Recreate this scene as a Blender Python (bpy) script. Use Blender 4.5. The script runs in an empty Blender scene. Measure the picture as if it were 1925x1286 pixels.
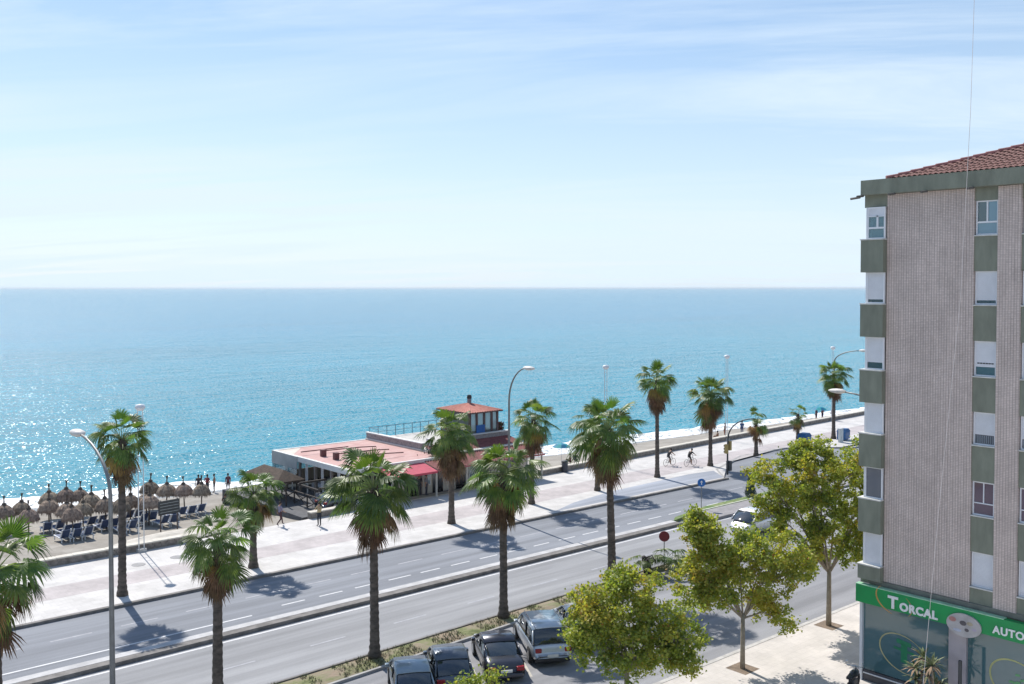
import bpy, bmesh, math, random
from mathutils import Vector, Matrix, noise as mn
R = math.radians
scene = bpy.context.scene
col = scene.collection
PI = math.pi

# ------------------------------------------------------------------ camera, world, sun, exposure
CAM_H = 17.5
cd = bpy.data.cameras.new("camera"); cam = bpy.data.objects.new("camera", cd); col.objects.link(cam)
cam.location = (0, 0, CAM_H)
pitch = math.atan(51 / 1840.0)
fx, fy = .6574, .7535
k_ = math.hypot(fx, fy); fx /= k_; fy /= k_
fwd = Vector((fx * math.cos(pitch), fy * math.cos(pitch), -math.sin(pitch)))
cam.rotation_euler = fwd.to_track_quat('-Z', 'Y').to_euler()
cd.sensor_width = 36.0; cd.lens = 36.0 * 1840 / 1925.0
cd.shift_y = -51 / 1925.0
cd.clip_start = .3; cd.clip_end = 120000
scene.camera = cam

SUN_AZ = Vector((.17, .985, 0)).normalized()      # direction on the ground towards the sun
SUN_EL = R(48)
sun_dir = Vector((SUN_AZ.x * math.cos(SUN_EL), SUN_AZ.y * math.cos(SUN_EL), math.sin(SUN_EL)))
sd = bpy.data.lights.new("sun", 'SUN'); sun = bpy.data.objects.new("sun", sd); col.objects.link(sun)
sd.energy = 4.6; sd.angle = R(.53); sd.color = (1, .955, .88)
sun.rotation_euler = sun_dir.to_track_quat('Z', 'Y').to_euler(); sun.location = (0, 0, 60)

world = bpy.data.worlds.new("World"); scene.world = world; world.use_nodes = True
wt = world.node_tree; wt.nodes.clear()
def wn(t, **k):
    n = wt.nodes.new(t)
    for a, b in k.items(): setattr(n, a, b)
    return n
sky = wn('ShaderNodeTexSky', sky_type='NISHITA', sun_disc=False)
sky.sun_elevation = SUN_EL; sky.sun_rotation = math.atan2(SUN_AZ.x, SUN_AZ.y)
sky.air_density = 1.0; sky.dust_density = .5; sky.ozone_density = 3.0; sky.altitude = 20
bg = wn('ShaderNodeBackground'); bg.inputs[1].default_value = .098
out = wn('ShaderNodeOutputWorld')
tc = wn('ShaderNodeTexCoord')
sep = wn('ShaderNodeSeparateXYZ'); wt.links.new(tc.outputs['Generated'], sep.inputs[0])
# high cirrus laid out on a flat layer above the place: divide the direction by its height
mz = wn('ShaderNodeMath', operation='MAXIMUM'); mz.inputs[1].default_value = .0; wt.links.new(sep.outputs[2], mz.inputs[0])
az = wn('ShaderNodeMath', operation='ADD'); az.inputs[1].default_value = .12; wt.links.new(mz.outputs[0], az.inputs[0])
dx = wn('ShaderNodeMath', operation='DIVIDE'); wt.links.new(sep.outputs[0], dx.inputs[0]); wt.links.new(az.outputs[0], dx.inputs[1])
dy = wn('ShaderNodeMath', operation='DIVIDE'); wt.links.new(sep.outputs[1], dy.inputs[0]); wt.links.new(az.outputs[0], dy.inputs[1])
cxy = wn('ShaderNodeCombineXYZ'); wt.links.new(dx.outputs[0], cxy.inputs[0]); wt.links.new(dy.outputs[0], cxy.inputs[1])
mr = wn('ShaderNodeMapping'); wt.links.new(cxy.outputs[0], mr.inputs[0]); mr.inputs['Rotation'].default_value = (0, 0, R(41 + 9))
mp = wn('ShaderNodeMapping'); wt.links.new(mr.outputs[0], mp.inputs[0]); mp.inputs['Scale'].default_value = (.30, 1.25, 1)
n1 = wn('ShaderNodeTexNoise'); n1.inputs['Scale'].default_value = 1.15; n1.inputs['Detail'].default_value = 9; n1.inputs['Roughness'].default_value = .62; n1.inputs['Distortion'].default_value = .7
wt.links.new(mp.outputs[0], n1.inputs[0])
mp2 = wn('ShaderNodeMapping'); wt.links.new(cxy.outputs[0], mp2.inputs[0]); mp2.inputs['Scale'].default_value = (.22, .35, 1); mp2.inputs['Location'].default_value = (3.1, 1.2, 0)
n2 = wn('ShaderNodeTexNoise'); n2.inputs['Scale'].default_value = 1.1; n2.inputs['Detail'].default_value = 4
wt.links.new(mp2.outputs[0], n2.inputs[0])
r1 = wn('ShaderNodeMapRange'); r1.inputs[1].default_value = .43; r1.inputs[2].default_value = .68; wt.links.new(n1.outputs[0], r1.inputs[0])
r2 = wn('ShaderNodeMapRange'); r2.inputs[1].default_value = .28; r2.inputs[2].default_value = .55; wt.links.new(n2.outputs[0], r2.inputs[0])
mul = wn('ShaderNodeMath', operation='MULTIPLY'); wt.links.new(r1.outputs[0], mul.inputs[0]); wt.links.new(r2.outputs[0], mul.inputs[1])
# thin milky veil in the low air, thickest over the sea horizon and towards the sun
rv = wn('ShaderNodeMapRange'); rv.inputs[1].default_value = .0; rv.inputs[2].default_value = .42; rv.inputs[3].default_value = .86; rv.inputs[4].default_value = .10
wt.links.new(mz.outputs[0], rv.inputs[0])
mc = wn('ShaderNodeMath', operation='MULTIPLY_ADD'); mc.inputs[1].default_value = .50; wt.links.new(mul.outputs[0], mc.inputs[0]); wt.links.new(rv.outputs[0], mc.inputs[2])
mc.use_clamp = True
mix = wn('ShaderNodeMixRGB'); hsv = wn('ShaderNodeHueSaturation'); hsv.inputs['Saturation'].default_value = 1.35; hsv.inputs['Value'].default_value = 1.08; wt.links.new(sky.outputs[0], hsv.inputs['Color'])
wt.links.new(mc.outputs[0], mix.inputs[0]); wt.links.new(hsv.outputs[0], mix.inputs[1])
mix.inputs[2].default_value = (6.9, 8.1, 9.3, 1)
wt.links.new(mix.outputs[0], bg.inputs[0]); wt.links.new(bg.outputs[0], out.inputs[0])

vs = scene.view_settings
vs.view_transform = 'Standard'; vs.look = 'None'; vs.exposure = .25; vs.gamma = 1; vs.use_curve_mapping = False
cy = scene.cycles
cy.max_bounces = 7; cy.diffuse_bounces = 3; cy.glossy_bounces = 3; cy.transmission_bounces = 5; cy.transparent_max_bounces = 12
cy.caustics_reflective = False; cy.caustics_refractive = False; cy.sample_clamp_indirect = 6

# ------------------------------------------------------------------ materials
MATS = {}
def newmat(name):
    m = bpy.data.materials.new(name); m.use_nodes = True; nt = m.node_tree; nt.nodes.clear()
    o = nt.nodes.new('ShaderNodeOutputMaterial'); b = nt.nodes.new('ShaderNodeBsdfPrincipled')
    nt.links.new(b.outputs[0], o.inputs[0])
    return m, nt, b, o
def nd(nt, t, **k):
    n = nt.nodes.new(t)
    for a, b in k.items(): setattr(n, a, b)
    return n
def c4(c): return (c[0], c[1], c[2], 1)
def pm(name, c, rough=.7, var=.14, scale=2.5, bump=.0, bscale=30, metal=0, spec=.5, c2=None, lo=.35, hi=.65, stretch=(1, 1, 1), rnd=0, detail=6, coord='Object', trans=0, tcol=None):
    """procedural surface: two-tone noise colour, fine bump, optional per-object shade and translucency"""
    if name in MATS: return MATS[name]
    m, nt, b, o = newmat(name)
    tcn = nd(nt, 'ShaderNodeTexCoord'); mpn = nd(nt, 'ShaderNodeMapping'); mpn.inputs['Scale'].default_value = stretch
    nt.links.new(tcn.outputs[coord], mpn.inputs[0])
    n = nd(nt, 'ShaderNodeTexNoise'); n.inputs['Scale'].default_value = scale; n.inputs['Detail'].default_value = detail; n.inputs['Roughness'].default_value = .6
    nt.links.new(mpn.outputs[0], n.inputs[0])
    r = nd(nt, 'ShaderNodeMapRange'); r.inputs[1].default_value = lo; r.inputs[2].default_value = hi; nt.links.new(n.outputs[0], r.inputs[0])
    mx = nd(nt, 'ShaderNodeMixRGB'); nt.links.new(r.outputs[0], mx.inputs[0])
    if c2 is None:
        mx.inputs[1].default_value = c4([x * (1 - var) for x in c]); mx.inputs[2].default_value = c4([min(1, x * (1 + var)) for x in c])
    else:
        mx.inputs[1].default_value = c4(c); mx.inputs[2].default_value = c4(c2)
    res = mx.outputs[0]
    if rnd:
        oi = nd(nt, 'ShaderNodeObjectInfo'); hs = nd(nt, 'ShaderNodeHueSaturation')
        a = nd(nt, 'ShaderNodeMapRange'); a.inputs[3].default_value = 1 - rnd; a.inputs[4].default_value = 1 + rnd; nt.links.new(oi.outputs['Random'], a.inputs[0])
        nt.links.new(a.outputs[0], hs.inputs['Value']); nt.links.new(res, hs.inputs['Color'])
        a2 = nd(nt, 'ShaderNodeMapRange'); a2.inputs[3].default_value = .5 - rnd * .08; a2.inputs[4].default_value = .5 + rnd * .05
        wnn = nd(nt, 'ShaderNodeTexWhiteNoise', noise_dimensions='1D'); nt.links.new(oi.outputs['Random'], wnn.inputs['W']); nt.links.new(wnn.outputs[0], a2.inputs[0]); nt.links.new(a2.outputs[0], hs.inputs['Hue'])
        res = hs.outputs[0]
    nt.links.new(res, b.inputs['Base Color'])
    b.inputs['Roughness'].default_value = rough; b.inputs['Metallic'].default_value = metal; b.inputs['Specular IOR Level'].default_value = spec
    if bump:
        bn = nd(nt, 'ShaderNodeTexNoise'); bn.inputs['Scale'].default_value = bscale; bn.inputs['Detail'].default_value = 4; nt.links.new(mpn.outputs[0], bn.inputs[0])
        bp = nd(nt, 'ShaderNodeBump'); bp.inputs['Strength'].default_value = 1; bp.inputs['Distance'].default_value = bump; nt.links.new(bn.outputs[0], bp.inputs['Height']); nt.links.new(bp.outputs[0], b.inputs['Normal'])
    if trans:
        t = nd(nt, 'ShaderNodeBsdfTranslucent'); ms = nd(nt, 'ShaderNodeMixShader'); ms.inputs[0].default_value = trans
        if tcol:
            mm = nd(nt, 'ShaderNodeMixRGB', blend_type='MULTIPLY'); mm.inputs[0].default_value = 1; mm.inputs[2].default_value = c4(tcol); nt.links.new(res, mm.inputs[1]); nt.links.new(mm.outputs[0], t.inputs[0])
        else: nt.links.new(res, t.inputs[0])
        nt.links.new(b.outputs[0], ms.inputs[1]); nt.links.new(t.outputs[0], ms.inputs[2]); nt.links.new(ms.outputs[0], o.inputs[0])
    MATS[name] = m
    return m
def glass_mat(name, c, rough=.05):
    if name in MATS: return MATS[name]
    m, nt, b, o = newmat(name)
    b.inputs['Base Color'].default_value = c4(c); b.inputs['Roughness'].default_value = rough; b.inputs['Specular IOR Level'].default_value = .9; b.inputs['Coat Weight'].default_value = .6; b.inputs['Coat Roughness'].default_value = .03
    MATS[name] = m; return m
def see_glass(name, tint, mixf=.35):
    """thin clear pane: part reflection, part straight see-through"""
    if name in MATS: return MATS[name]
    m, nt, b, o = newmat(name)
    b.inputs['Base Color'].default_value = c4(tint); b.inputs['Roughness'].default_value = .05; b.inputs['Specular IOR Level'].default_value = .8
    t = nd(nt, 'ShaderNodeBsdfTransparent'); t.inputs[0].default_value = (.85, .93, .95, 1)
    ms = nd(nt, 'ShaderNodeMixShader'); ms.inputs[0].default_value = mixf
    nt.links.new(t.outputs[0], ms.inputs[1]); nt.links.new(b.outputs[0], ms.inputs[2]); nt.links.new(ms.outputs[0], o.inputs[0])
    MATS[name] = m; return m
def paint(name, c, rough=.3, metal=.35):
    if name in MATS: return MATS[name]
    m, nt, b, o = newmat(name)
    tcn = nd(nt, 'ShaderNodeTexCoord'); n = nd(nt, 'ShaderNodeTexNoise'); n.inputs['Scale'].default_value = 1.7; n.inputs['Detail'].default_value = 5
    nt.links.new(tcn.outputs['Object'], n.inputs[0])
    mx = nd(nt, 'ShaderNodeMixRGB'); mx.inputs[1].default_value = c4([x * .82 for x in c]); mx.inputs[2].default_value = c4([min(1, x * 1.1 + .01) for x in c])
    nt.links.new(n.outputs[0], mx.inputs[0]); nt.links.new(mx.outputs[0], b.inputs['Base Color'])
    b.inputs['Roughness'].default_value = rough; b.inputs['Metallic'].default_value = metal
    b.inputs['Coat Weight'].default_value = .7; b.inputs['Coat Roughness'].default_value = .06
    MATS[name] = m; return m

# ------------------------------------------------------------------ mesh helpers
class MB:
    def __init__(s): s.v = []; s.f = []; s.m = []; s.cur = 0
    def mat(s, i): s.cur = i; return s
    def face(s, *idx): s.f.append(tuple(idx)); s.m.append(s.cur)
    def poly(s, pts):
        n = len(s.v); s.v += [tuple(p) for p in pts]; s.face(*range(n, n + len(pts))); return s
    def box(s, x0, x1, y0, y1, z0, z1):
        n = len(s.v)
        s.v += [(x0, y0, z0), (x1, y0, z0), (x1, y1, z0), (x0, y1, z0), (x0, y0, z1), (x1, y0, z1), (x1, y1, z1), (x0, y1, z1)]
        for q in ((0, 3, 2, 1), (4, 5, 6, 7), (0, 1, 5, 4), (1, 2, 6, 5), (2, 3, 7, 6), (3, 0, 4, 7)): s.face(*[n + i for i in q])
        return s
    def prism(s, pts, z0, z1):
        n = len(s.v); k = len(pts)
        s.v += [(p[0], p[1], z0) for p in pts] + [(p[0], p[1], z1) for p in pts]
        s.face(*[n + i for i in range(k)][::-1]); s.face(*[n + k + i for i in range(k)])
        for i in range(k): j = (i + 1) % k; s.face(n + i, n + j, n + k + j, n + k + i)
        return s
    def tube(s, path, rad, seg=8, cap=True):
        path = [Vector(p) for p in path]
        if not hasattr(rad, '__len__'): rad = [rad] * len(path)
        n0 = len(s.v); prev = None
        for i, p in enumerate(path):
            d = (path[min(i + 1, len(path) - 1)] - path[max(i - 1, 0)])
            d = d.normalized() if d.length > 1e-9 else Vector((0, 0, 1))
            if prev is None:
                u = d.cross(Vector((0, 0, 1)) if abs(d.z) < .9 else Vector((1, 0, 0))).normalized()
            else:
                u = (prev - d * prev.dot(d)).normalized()
            prev = u; w = d.cross(u)
            for k in range(seg):
                a = 2 * PI * k / seg
                q = p + (u * math.cos(a) + w * math.sin(a)) * rad[i]; s.v.append(tuple(q))
        for i in range(len(path) - 1):
            for k in range(seg):
                a = n0 + i * seg + k; b = n0 + i * seg + (k + 1) % seg
                s.face(a, b, b + seg, a + seg)
        if cap:
            s.face(*[n0 + k for k in range(seg)][::-1]); s.face(*[n0 + (len(path) - 1) * seg + k for k in range(seg)])
        return s
    def cyl(s, x, y, z0, z1, r, r1=None, seg=12): return s.tube([(x, y, z0), (x, y, z1)], [r, r if r1 is None else r1], seg)
    def lathe(s, prof, seg=16, c=(0, 0, 0)):
        n0 = len(s.v)
        for r, z in prof:
            for k in range(seg): a = 2 * PI * k / seg; s.v.append((c[0] + r * math.cos(a), c[1] + r * math.sin(a), c[2] + z))
        for i in range(len(prof) - 1):
            for k in range(seg):
                a = n0 + i * seg + k; b = n0 + i * seg + (k + 1) % seg; s.face(a, b, b + seg, a + seg)
        return s
    def xf(s, M):
        s.v = [tuple(M @ Vector(p)) for p in s.v]; return s
    def mesh(s, name, mats, smooth=False):
        me = bpy.data.meshes.new(name); me.from_pydata(s.v, [], s.f)
        for m in (mats if isinstance(mats, (list, tuple)) else [mats]): me.materials.append(m)
        if len(me.materials) > 1: me.polygons.foreach_set('material_index', s.m)
        if smooth: me.polygons.foreach_set('use_smooth', [True] * len(me.polygons))
        me.update(); return me
    def build(s, name, mats, parent=None, smooth=False, world=False, bevel=0):
        """link as ONE object; world=True: the coordinates are world ones although it has a parent"""
        if world and parent is not None:
            o = parent.location; rz = parent.rotation_euler.z
            M = (Matrix.Translation(o) @ Matrix.Rotation(rz, 4, 'Z')).inverted()
            s.xf(M)
        ob = bpy.data.objects.new(name, s.mesh(name, mats, smooth)); col.objects.link(ob)
        if parent is not None: ob.parent = parent
        if bevel:
            b = ob.modifiers.new('b', 'BEVEL'); b.width = bevel; b.segments = 2; b.limit_method = 'ANGLE'
        return ob
def tag(o, label=None, cat=None, group=None, kind=None):
    if label: o['label'] = label
    if cat: o['category'] = cat
    if group: o['group'] = group
    if kind: o['kind'] = kind
    return o
def thing(name, label, cat, loc=(0, 0, 0), rz=0, group=None):
    o = bpy.data.objects.new(name, None); o.empty_display_size = .2; col.objects.link(o); o.location = loc; o.rotation_euler = (0, 0, rz)
    return tag(o, label, cat, group)
def put(name, me, parent, loc=(0, 0, 0), rot=(0, 0, 0), sc=1):
    o = bpy.data.objects.new(name, me); col.objects.link(o); o.parent = parent; o.location = loc; o.rotation_euler = rot
    o.scale = (sc, sc, sc) if not hasattr(sc, '__len__') else sc
    return o
def copy_tree(o, parent=None):
    c = o.copy(); col.objects.link(c); c.parent = parent
    for ch in list(o.children): copy_tree(ch, c)
    return c
def struct(name, mb, mats, smooth=False): return tag(mb.build(name, mats, smooth=smooth), kind='structure')

def interp(x, xs, ys):
    if x <= xs[0]: return ys[0]
    for i in range(len(xs) - 1):
        if x <= xs[i + 1]: return ys[i] + (ys[i + 1] - ys[i]) * (x - xs[i]) / (xs[i + 1] - xs[i])
    return ys[-1]
# plan lines along the sea front (x runs along the road, y towards the sea)
def wall_y(x): return 64.45 + max(0, x - 25) * .046
def shore(x): return interp(x, [-120, 0, 22, 30, 41, 60, 78, 96, 139, 220, 500, 1500], [118, 99, 93.2, 91, 88.9, 85.2, 82.2, 82.0, 79.6, 77, 70, 60]) + .7 * mn.noise(Vector((x * .09, 3.3, 0))) + .35 * mn.noise(Vector((x * .31, 9, 0)))
def sand_z(x, y):
    w = wall_y(x); t = (y - w) / (shore(x) - w)
    return -.15 - 1.75 * t if t > 0 else -.15
SEA_Z = -2.0
# ------------------------------------------------------------------ the setting: ground, road, promenade, beach, sea
def asphalt(name, c, seamy=None):
    m, nt, b, o = newmat(name)
    tcn = nd(nt, 'ShaderNodeTexCoord')
    def noise(scale, st=(1, 1, 1), det=5, ro=.6):
        mpn = nd(nt, 'ShaderNodeMapping'); mpn.inputs['Scale'].default_value = st; nt.links.new(tcn.outputs['Object'], mpn.inputs[0])
        n = nd(nt, 'ShaderNodeTexNoise'); n.inputs['Scale'].default_value = scale; n.inputs['Detail'].default_value = det; n.inputs['Roughness'].default_value = ro
        nt.links.new(mpn.outputs[0], n.inputs[0]); return n.outputs[0]
    tracks = noise(1.0, (.035, 1.15, 1), 3)         # worn wheel tracks along the lanes
    patches = noise(.22, (.35, 1, 1), 6)
    grit = noise(14, (1, 1, 1), 8, .8)
    def rng(x, a, b_, lo, hi):
        r = nd(nt, 'ShaderNodeMapRange'); r.inputs[1].default_value = a; r.inputs[2].default_value = b_; r.inputs[3].default_value = lo; r.inputs[4].default_value = hi; nt.links.new(x, r.inputs[0]); return r.outputs[0]
    def mul(x, y):
        n = nd(nt, 'ShaderNodeMath', operation='MULTIPLY'); nt.links.new(x, n.inputs[0]); nt.links.new(y, n.inputs[1]); return n.outputs[0]
    f = mul(mul(rng(tracks, .35, .65, .84, 1.14), rng(patches, .3, .7, .80, 1.12)), rng(grit, .3, .7, .88, 1.12))
    cc = nd(nt, 'ShaderNodeMixRGB', blend_type='MULTIPLY'); cc.inputs[0].default_value = 1; cc.inputs[1].default_value = c4(c); nt.links.new(f, cc.inputs[2])
    nt.links.new(cc.outputs[0], b.inputs['Base Color']); b.inputs['Roughness'].default_value = .85; b.inputs['Specular IOR Level'].default_value = .3
    bp = nd(nt, 'ShaderNodeBump'); bp.inputs['Distance'].default_value = .01; nt.links.new(grit, bp.inputs['Height']); nt.links.new(bp.outputs[0], b.inputs['Normal'])
    return m
M_ROAD = asphalt('asphalt_sea_side', (.235, .245, .27))
M_ROAD2 = asphalt('asphalt_town_side', (.30, .30, .31))
M_LOT = asphalt('asphalt_side_street', (.27, .27, .285))
def paving(name, c, c2, cell=.5, joint=.82, mottle=.3):
    """square slabs with fine joints and mottled wear"""
    m, nt, b, o = newmat(name)
    tcn = nd(nt, 'ShaderNodeTexCoord')
    br = nd(nt, 'ShaderNodeTexBrick'); br.offset = .5; br.inputs['Scale'].default_value = 1; br.inputs['Mortar Size'].default_value = .012
    br.inputs['Brick Width'].default_value = cell; br.inputs['Row Height'].default_value = cell
    br.inputs['Color1'].default_value = c4(c); br.inputs['Color2'].default_value = c4(c2); br.inputs['Mortar'].default_value = c4([x * joint for x in c])
    nt.links.new(tcn.outputs['Object'], br.inputs[0])
    n = nd(nt, 'ShaderNodeTexNoise'); n.inputs['Scale'].default_value = .55; n.inputs['Detail'].default_value = 9; n.inputs['Roughness'].default_value = .65; nt.links.new(tcn.outputs['Object'], n.inputs[0])
    r = nd(nt, 'ShaderNodeMapRange'); r.inputs[1].default_value = .3; r.inputs[2].default_value = .7; r.inputs[3].default_value = 1 - mottle * .6; r.inputs[4].default_value = 1 + mottle * .35; nt.links.new(n.outputs[0], r.inputs[0])
    cc = nd(nt, 'ShaderNodeMixRGB', blend_type='MULTIPLY'); cc.inputs[0].default_value = 1; nt.links.new(br.outputs[0], cc.inputs[1]); nt.links.new(r.outputs[0], cc.inputs[2])
    nt.links.new(cc.outputs[0], b.inputs['Base Color']); b.inputs['Roughness'].default_value = .8; b.inputs['Specular IOR Level'].default_value = .3
    return m
M_PAVE = paving('pale_paving', (.61, .585, .565), (.56, .535, .515), .6)
M_PINK = paving('pinkish_paving', (.50, .45, .445), (.455, .41, .405), .4, .85, .35)
M_SIDE = paving('sidewalk_paving', (.60, .555, .52), (.56, .52, .485), .4, .85, .3)
M_KERB = pm('kerb_concrete', (.33, .32, .31), .85, .2, 1.3, .01, 20)
M_KERBD = pm('shaded_kerb_stone', (.19, .175, .165), .9, .25, 2, .01, 20)  # kerb stone coloured darker to carry the shade of its landward side
M_MEDTOP = pm('median_top', (.47, .46, .46), .85, .15, 1.5)
M_LINE = pm('road_paint', (.62, .62, .63), .7, .2, 3, c2=(.42, .42, .44), lo=.45, hi=.8)
M_LINEF = pm('faded_road_paint', (.42, .42, .45), .8, .2, 2.5, c2=(.30, .30, .33), lo=.4, hi=.7)

# base earth under everything on land
mb = MB(); mb.poly([(-300, -200, -.35), (1500, -200, -.35), (1500, 60, -.35), (-300, 60, -.35)])
struct('ground', mb, pm('earth', (.30, .25, .19), .95, .2, .5))
def strip(xs, ylo, yhi, z):
    m = MB()
    for i in range(len(xs) - 1):
        a, b = xs[i], xs[i + 1]
        m.poly([(a, ylo(a), z), (b, ylo(b), z), (b, yhi(b), z), (a, yhi(a), z)])
    return m
XS = [-120, -40, 0, 10, 20, 30, 40, 50, 60, 73, 80, 92, 97, 110, 140, 200, 400, 1200]
kerbA = lambda x: interp(x, [-120, 73], [54.3, 54.0])         # sea-side kerb of the road
prom_lo = lambda x: interp(x, [73, 76, 84, 92, 98, 400], [54.0, 57.2, 60.2, 60.2, 55.5, 57])
pink_lo = lambda x: 57.6 + max(0, x - 45) * .045
pink_hi = lambda x: 60.0 + max(0, x - 30) * .045
medN = 46.5
struct('road', strip([-120, 0, 60, 120, 400, 1200], lambda x: 25, lambda x: 62, 0.0), M_ROAD)
struct('near_carriageway', strip([-120, 0, 56, 100, 400], lambda x: 39.0 + max(0, x - 21) * .03, lambda x: 45.72, .004), M_ROAD2)
struct('side_street', strip([-120, 0, 56, 100, 400], lambda x: 27.9, lambda x: 39.0 + max(0, x - 21) * .03, .008), M_LOT)
# promenade slab with its kerb face
m = MB(); z = .14
def seg_slab(m, xs, lo, hi, z0, z1):
    for i in range(len(xs) - 1):
        a, b = xs[i], xs[i + 1]
        m.prism([(a, lo(a)), (b, lo(b)), (b, hi(b)), (a, hi(a))], z0, z1)
m = strip(XS, lambda x: prom_lo(x) + .28, lambda x: wall_y(x) + .1, z)
struct('promenade', m, M_PAVE)
struct('promenade_band', strip(XS, lambda x: max(pink_lo(x), prom_lo(x) + .3), lambda x: max(pink_hi(x), prom_lo(x) + .32), z + .004), M_PINK)
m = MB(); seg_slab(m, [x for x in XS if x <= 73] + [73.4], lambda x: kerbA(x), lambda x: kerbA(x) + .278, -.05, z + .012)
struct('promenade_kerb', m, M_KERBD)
m = MB(); seg_slab(m, [73.4, 76, 84, 92, 98, 200, 400], lambda x: prom_lo(x), lambda x: prom_lo(x) + .278, -.05, z + .008)
struct('promenade_corner_kerb', m, M_KERB)
# lay-by of pale asphalt let into the promenade before the crossing
m = MB(); m.poly([(52, 54.7, z + .006), (73.3, 54.5, z + .006), (75.2, 57.1, z + .006), (72, 57.5, z + .006), (61, 57.0, z + .006), (55.5, 56.0, z + .006)])
struct('layby', m, asphalt('pale_asphalt', (.33, .35, .40)))
# planting strip of pale slabs along the kerb is part of the promenade; median
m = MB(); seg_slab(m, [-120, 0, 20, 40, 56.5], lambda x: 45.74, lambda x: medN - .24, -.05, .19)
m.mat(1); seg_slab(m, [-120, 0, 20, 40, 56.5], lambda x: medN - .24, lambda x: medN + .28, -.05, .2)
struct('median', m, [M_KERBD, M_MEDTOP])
m = MB(); m.prism([(56.5, 45.72), (57.5, 45.1), (95, 45.0), (95, 47.2), (59.5, 47.15)], -.05, .2)
struct('median_island', m, pm('island_paving', (.27, .255, .26), .85, .15, 2))
m = MB(); m.prism([(56.5, medN + .02), (59.5, 47.152), (95, 47.202), (95, 48.3), (62, 48.0), (57.5, 47.2)], -.05, .215)
struct('median_verge', m, pm('verge_turf', (.10, .17, .045), .95, .3, 2, .03, 15, c2=(.30, .31, .15), lo=.4, hi=.7))
m = MB(); m.box(59.6, 95, 47.205, 47.32, .215, .24); struct('median_edging', m, pm('pale_edging', (.55, .56, .47), .8))
# verge of dry ground between the near carriageway and the parking bays
vy0 = lambda x: 37.25 + max(0, x - 22) * .06
vy1 = lambda x: 39.02 + max(0, x - 21) * .03
m = MB(); n = 0; xs = [-30 + i * .6 for i in range(142)]
for i, x in enumerate(xs):
    for j in range(6):
        y = vy0(x) + (vy1(x) - vy0(x) - .12) * j / 5
        m.v.append((x, y, .07 + (.06 + .05 * mn.noise(Vector((x * .8, y * 1.1, 0)))) * (1 if 0 < j < 5 else 0)))
for i in range(len(xs) - 1):
    for j in range(5): a = i * 6 + j; m.face(a, a + 6, a + 7, a + 1)
def verge_mat():
    mt, nt, b, o = newmat('dry_verge'); t = nd(nt, 'ShaderNodeTexCoord')
    n = nd(nt, 'ShaderNodeTexNoise'); n.inputs['Scale'].default_value = .7; n.inputs['Detail'].default_value = 8; n.inputs['Roughness'].default_value = .7; nt.links.new(t.outputs['Object'], n.inputs[0])
    cr = nd(nt, 'ShaderNodeValToRGB'); e = cr.color_ramp.elements; e[0].position = .36; e[0].color = (.10, .12, .045, 1); e[1].position = .52; e[1].color = (.25, .215, .145, 1)
    x = e.new(.44); x.color = (.19, .20, .09, 1); x = e.new(.62); x.color = (.29, .22, .16, 1); x = e.new(.75); x.color = (.24, .22, .17, 1)
    nt.links.new(n.outputs[0], cr.inputs[0]); nt.links.new(cr.outputs[0], b.inputs['Base Color']); b.inputs['Roughness'].default_value = 1
    bp = nd(nt, 'ShaderNodeBump'); bp.inputs['Distance'].default_value = .05; n2 = nd(nt, 'ShaderNodeTexNoise'); n2.inputs['Scale'].default_value = 6; n2.inputs['Detail'].default_value = 6; nt.links.new(t.outputs['Object'], n2.inputs[0]); nt.links.new(n2.outputs[0], bp.inputs['Height']); nt.links.new(bp.outputs[0], b.inputs['Normal'])
    return mt
struct('verge_ground', m, verge_mat(), True)
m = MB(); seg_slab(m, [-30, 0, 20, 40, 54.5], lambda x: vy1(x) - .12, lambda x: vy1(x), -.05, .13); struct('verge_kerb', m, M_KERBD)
m = MB(); seg_slab(m, [-30, 0, 20, 40, 54.5], lambda x: vy0(x) - .14, lambda x: vy0(x), -.05, .13); struct('parking_kerb', m, M_KERB)
# sidewalk beside the building
m = MB(); m.prism([(-120, -60), (400, -60), (400, 27.9), (-120, 27.9)], -.05, .13); struct('sidewalk', m, M_SIDE)
m = MB(); m.prism([(-120, 27.7), (400, 27.7), (400, 27.93), (-120, 27.93)], -.05, .145); struct('sidewalk_kerb', m, pm('pale_kerb', (.46, .44, .42), .8))
# sheets of painted marking 4 mm above the asphalt
def dashes(name, y, x0, x1, L, P, z, mt, w=.13, wob=0):
    m = MB(); x = x0; rr = random.Random(int(y * 10))
    while x < x1:
        l = L * rr.uniform(.9, 1.05)
        m.poly([(x, y - w / 2, z), (x + l, y - w / 2, z), (x + l, y + w / 2, z), (x, y + w / 2, z)]); x += P
    o = struct(name, m, mt); return o
dashes('lane_marking', 51.1, -20.2, 76, 2.1, 3.45, .004, M_LINEF, .12)
dashes('lane_marking', 48.65, 25.6, 76, 1.55, 2.35, .004, M_LINE, .13)
m = MB(); m.poly([(-60, 47.95, .004), (23.6, 48.1, .004), (23.6, 48.24, .004), (-60, 48.09, .004)]); struct('lane_marking', m, M_LINE)
dashes('lane_marking', 42.15, 18.8, 58, 2.0, 4.9, .009, M_LINEF, .12)
m = MB(); m.poly([(-60, 41.75, .009), (16.6, 41.9, .009), (16.6, 42.02, .009), (-60, 41.87, .009)]); struct('lane_marking', m, M_LINEF)
m = MB(); m.poly([(-60, 45.3, .009), (56.5, 45.3, .009), (56.5, 45.46, .009), (-60, 45.46, .009)]); m.poly([(56.5, 45.3, .009), (60, 44.75, .009), (60, 44.9, .009), (56.5, 45.46, .009)]); m.poly([(60, 44.75, .009), (90, 44.7, .009), (90, 44.85, .009), (60, 44.9, .009)]); struct('edge_marking', m, M_LINE)
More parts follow.
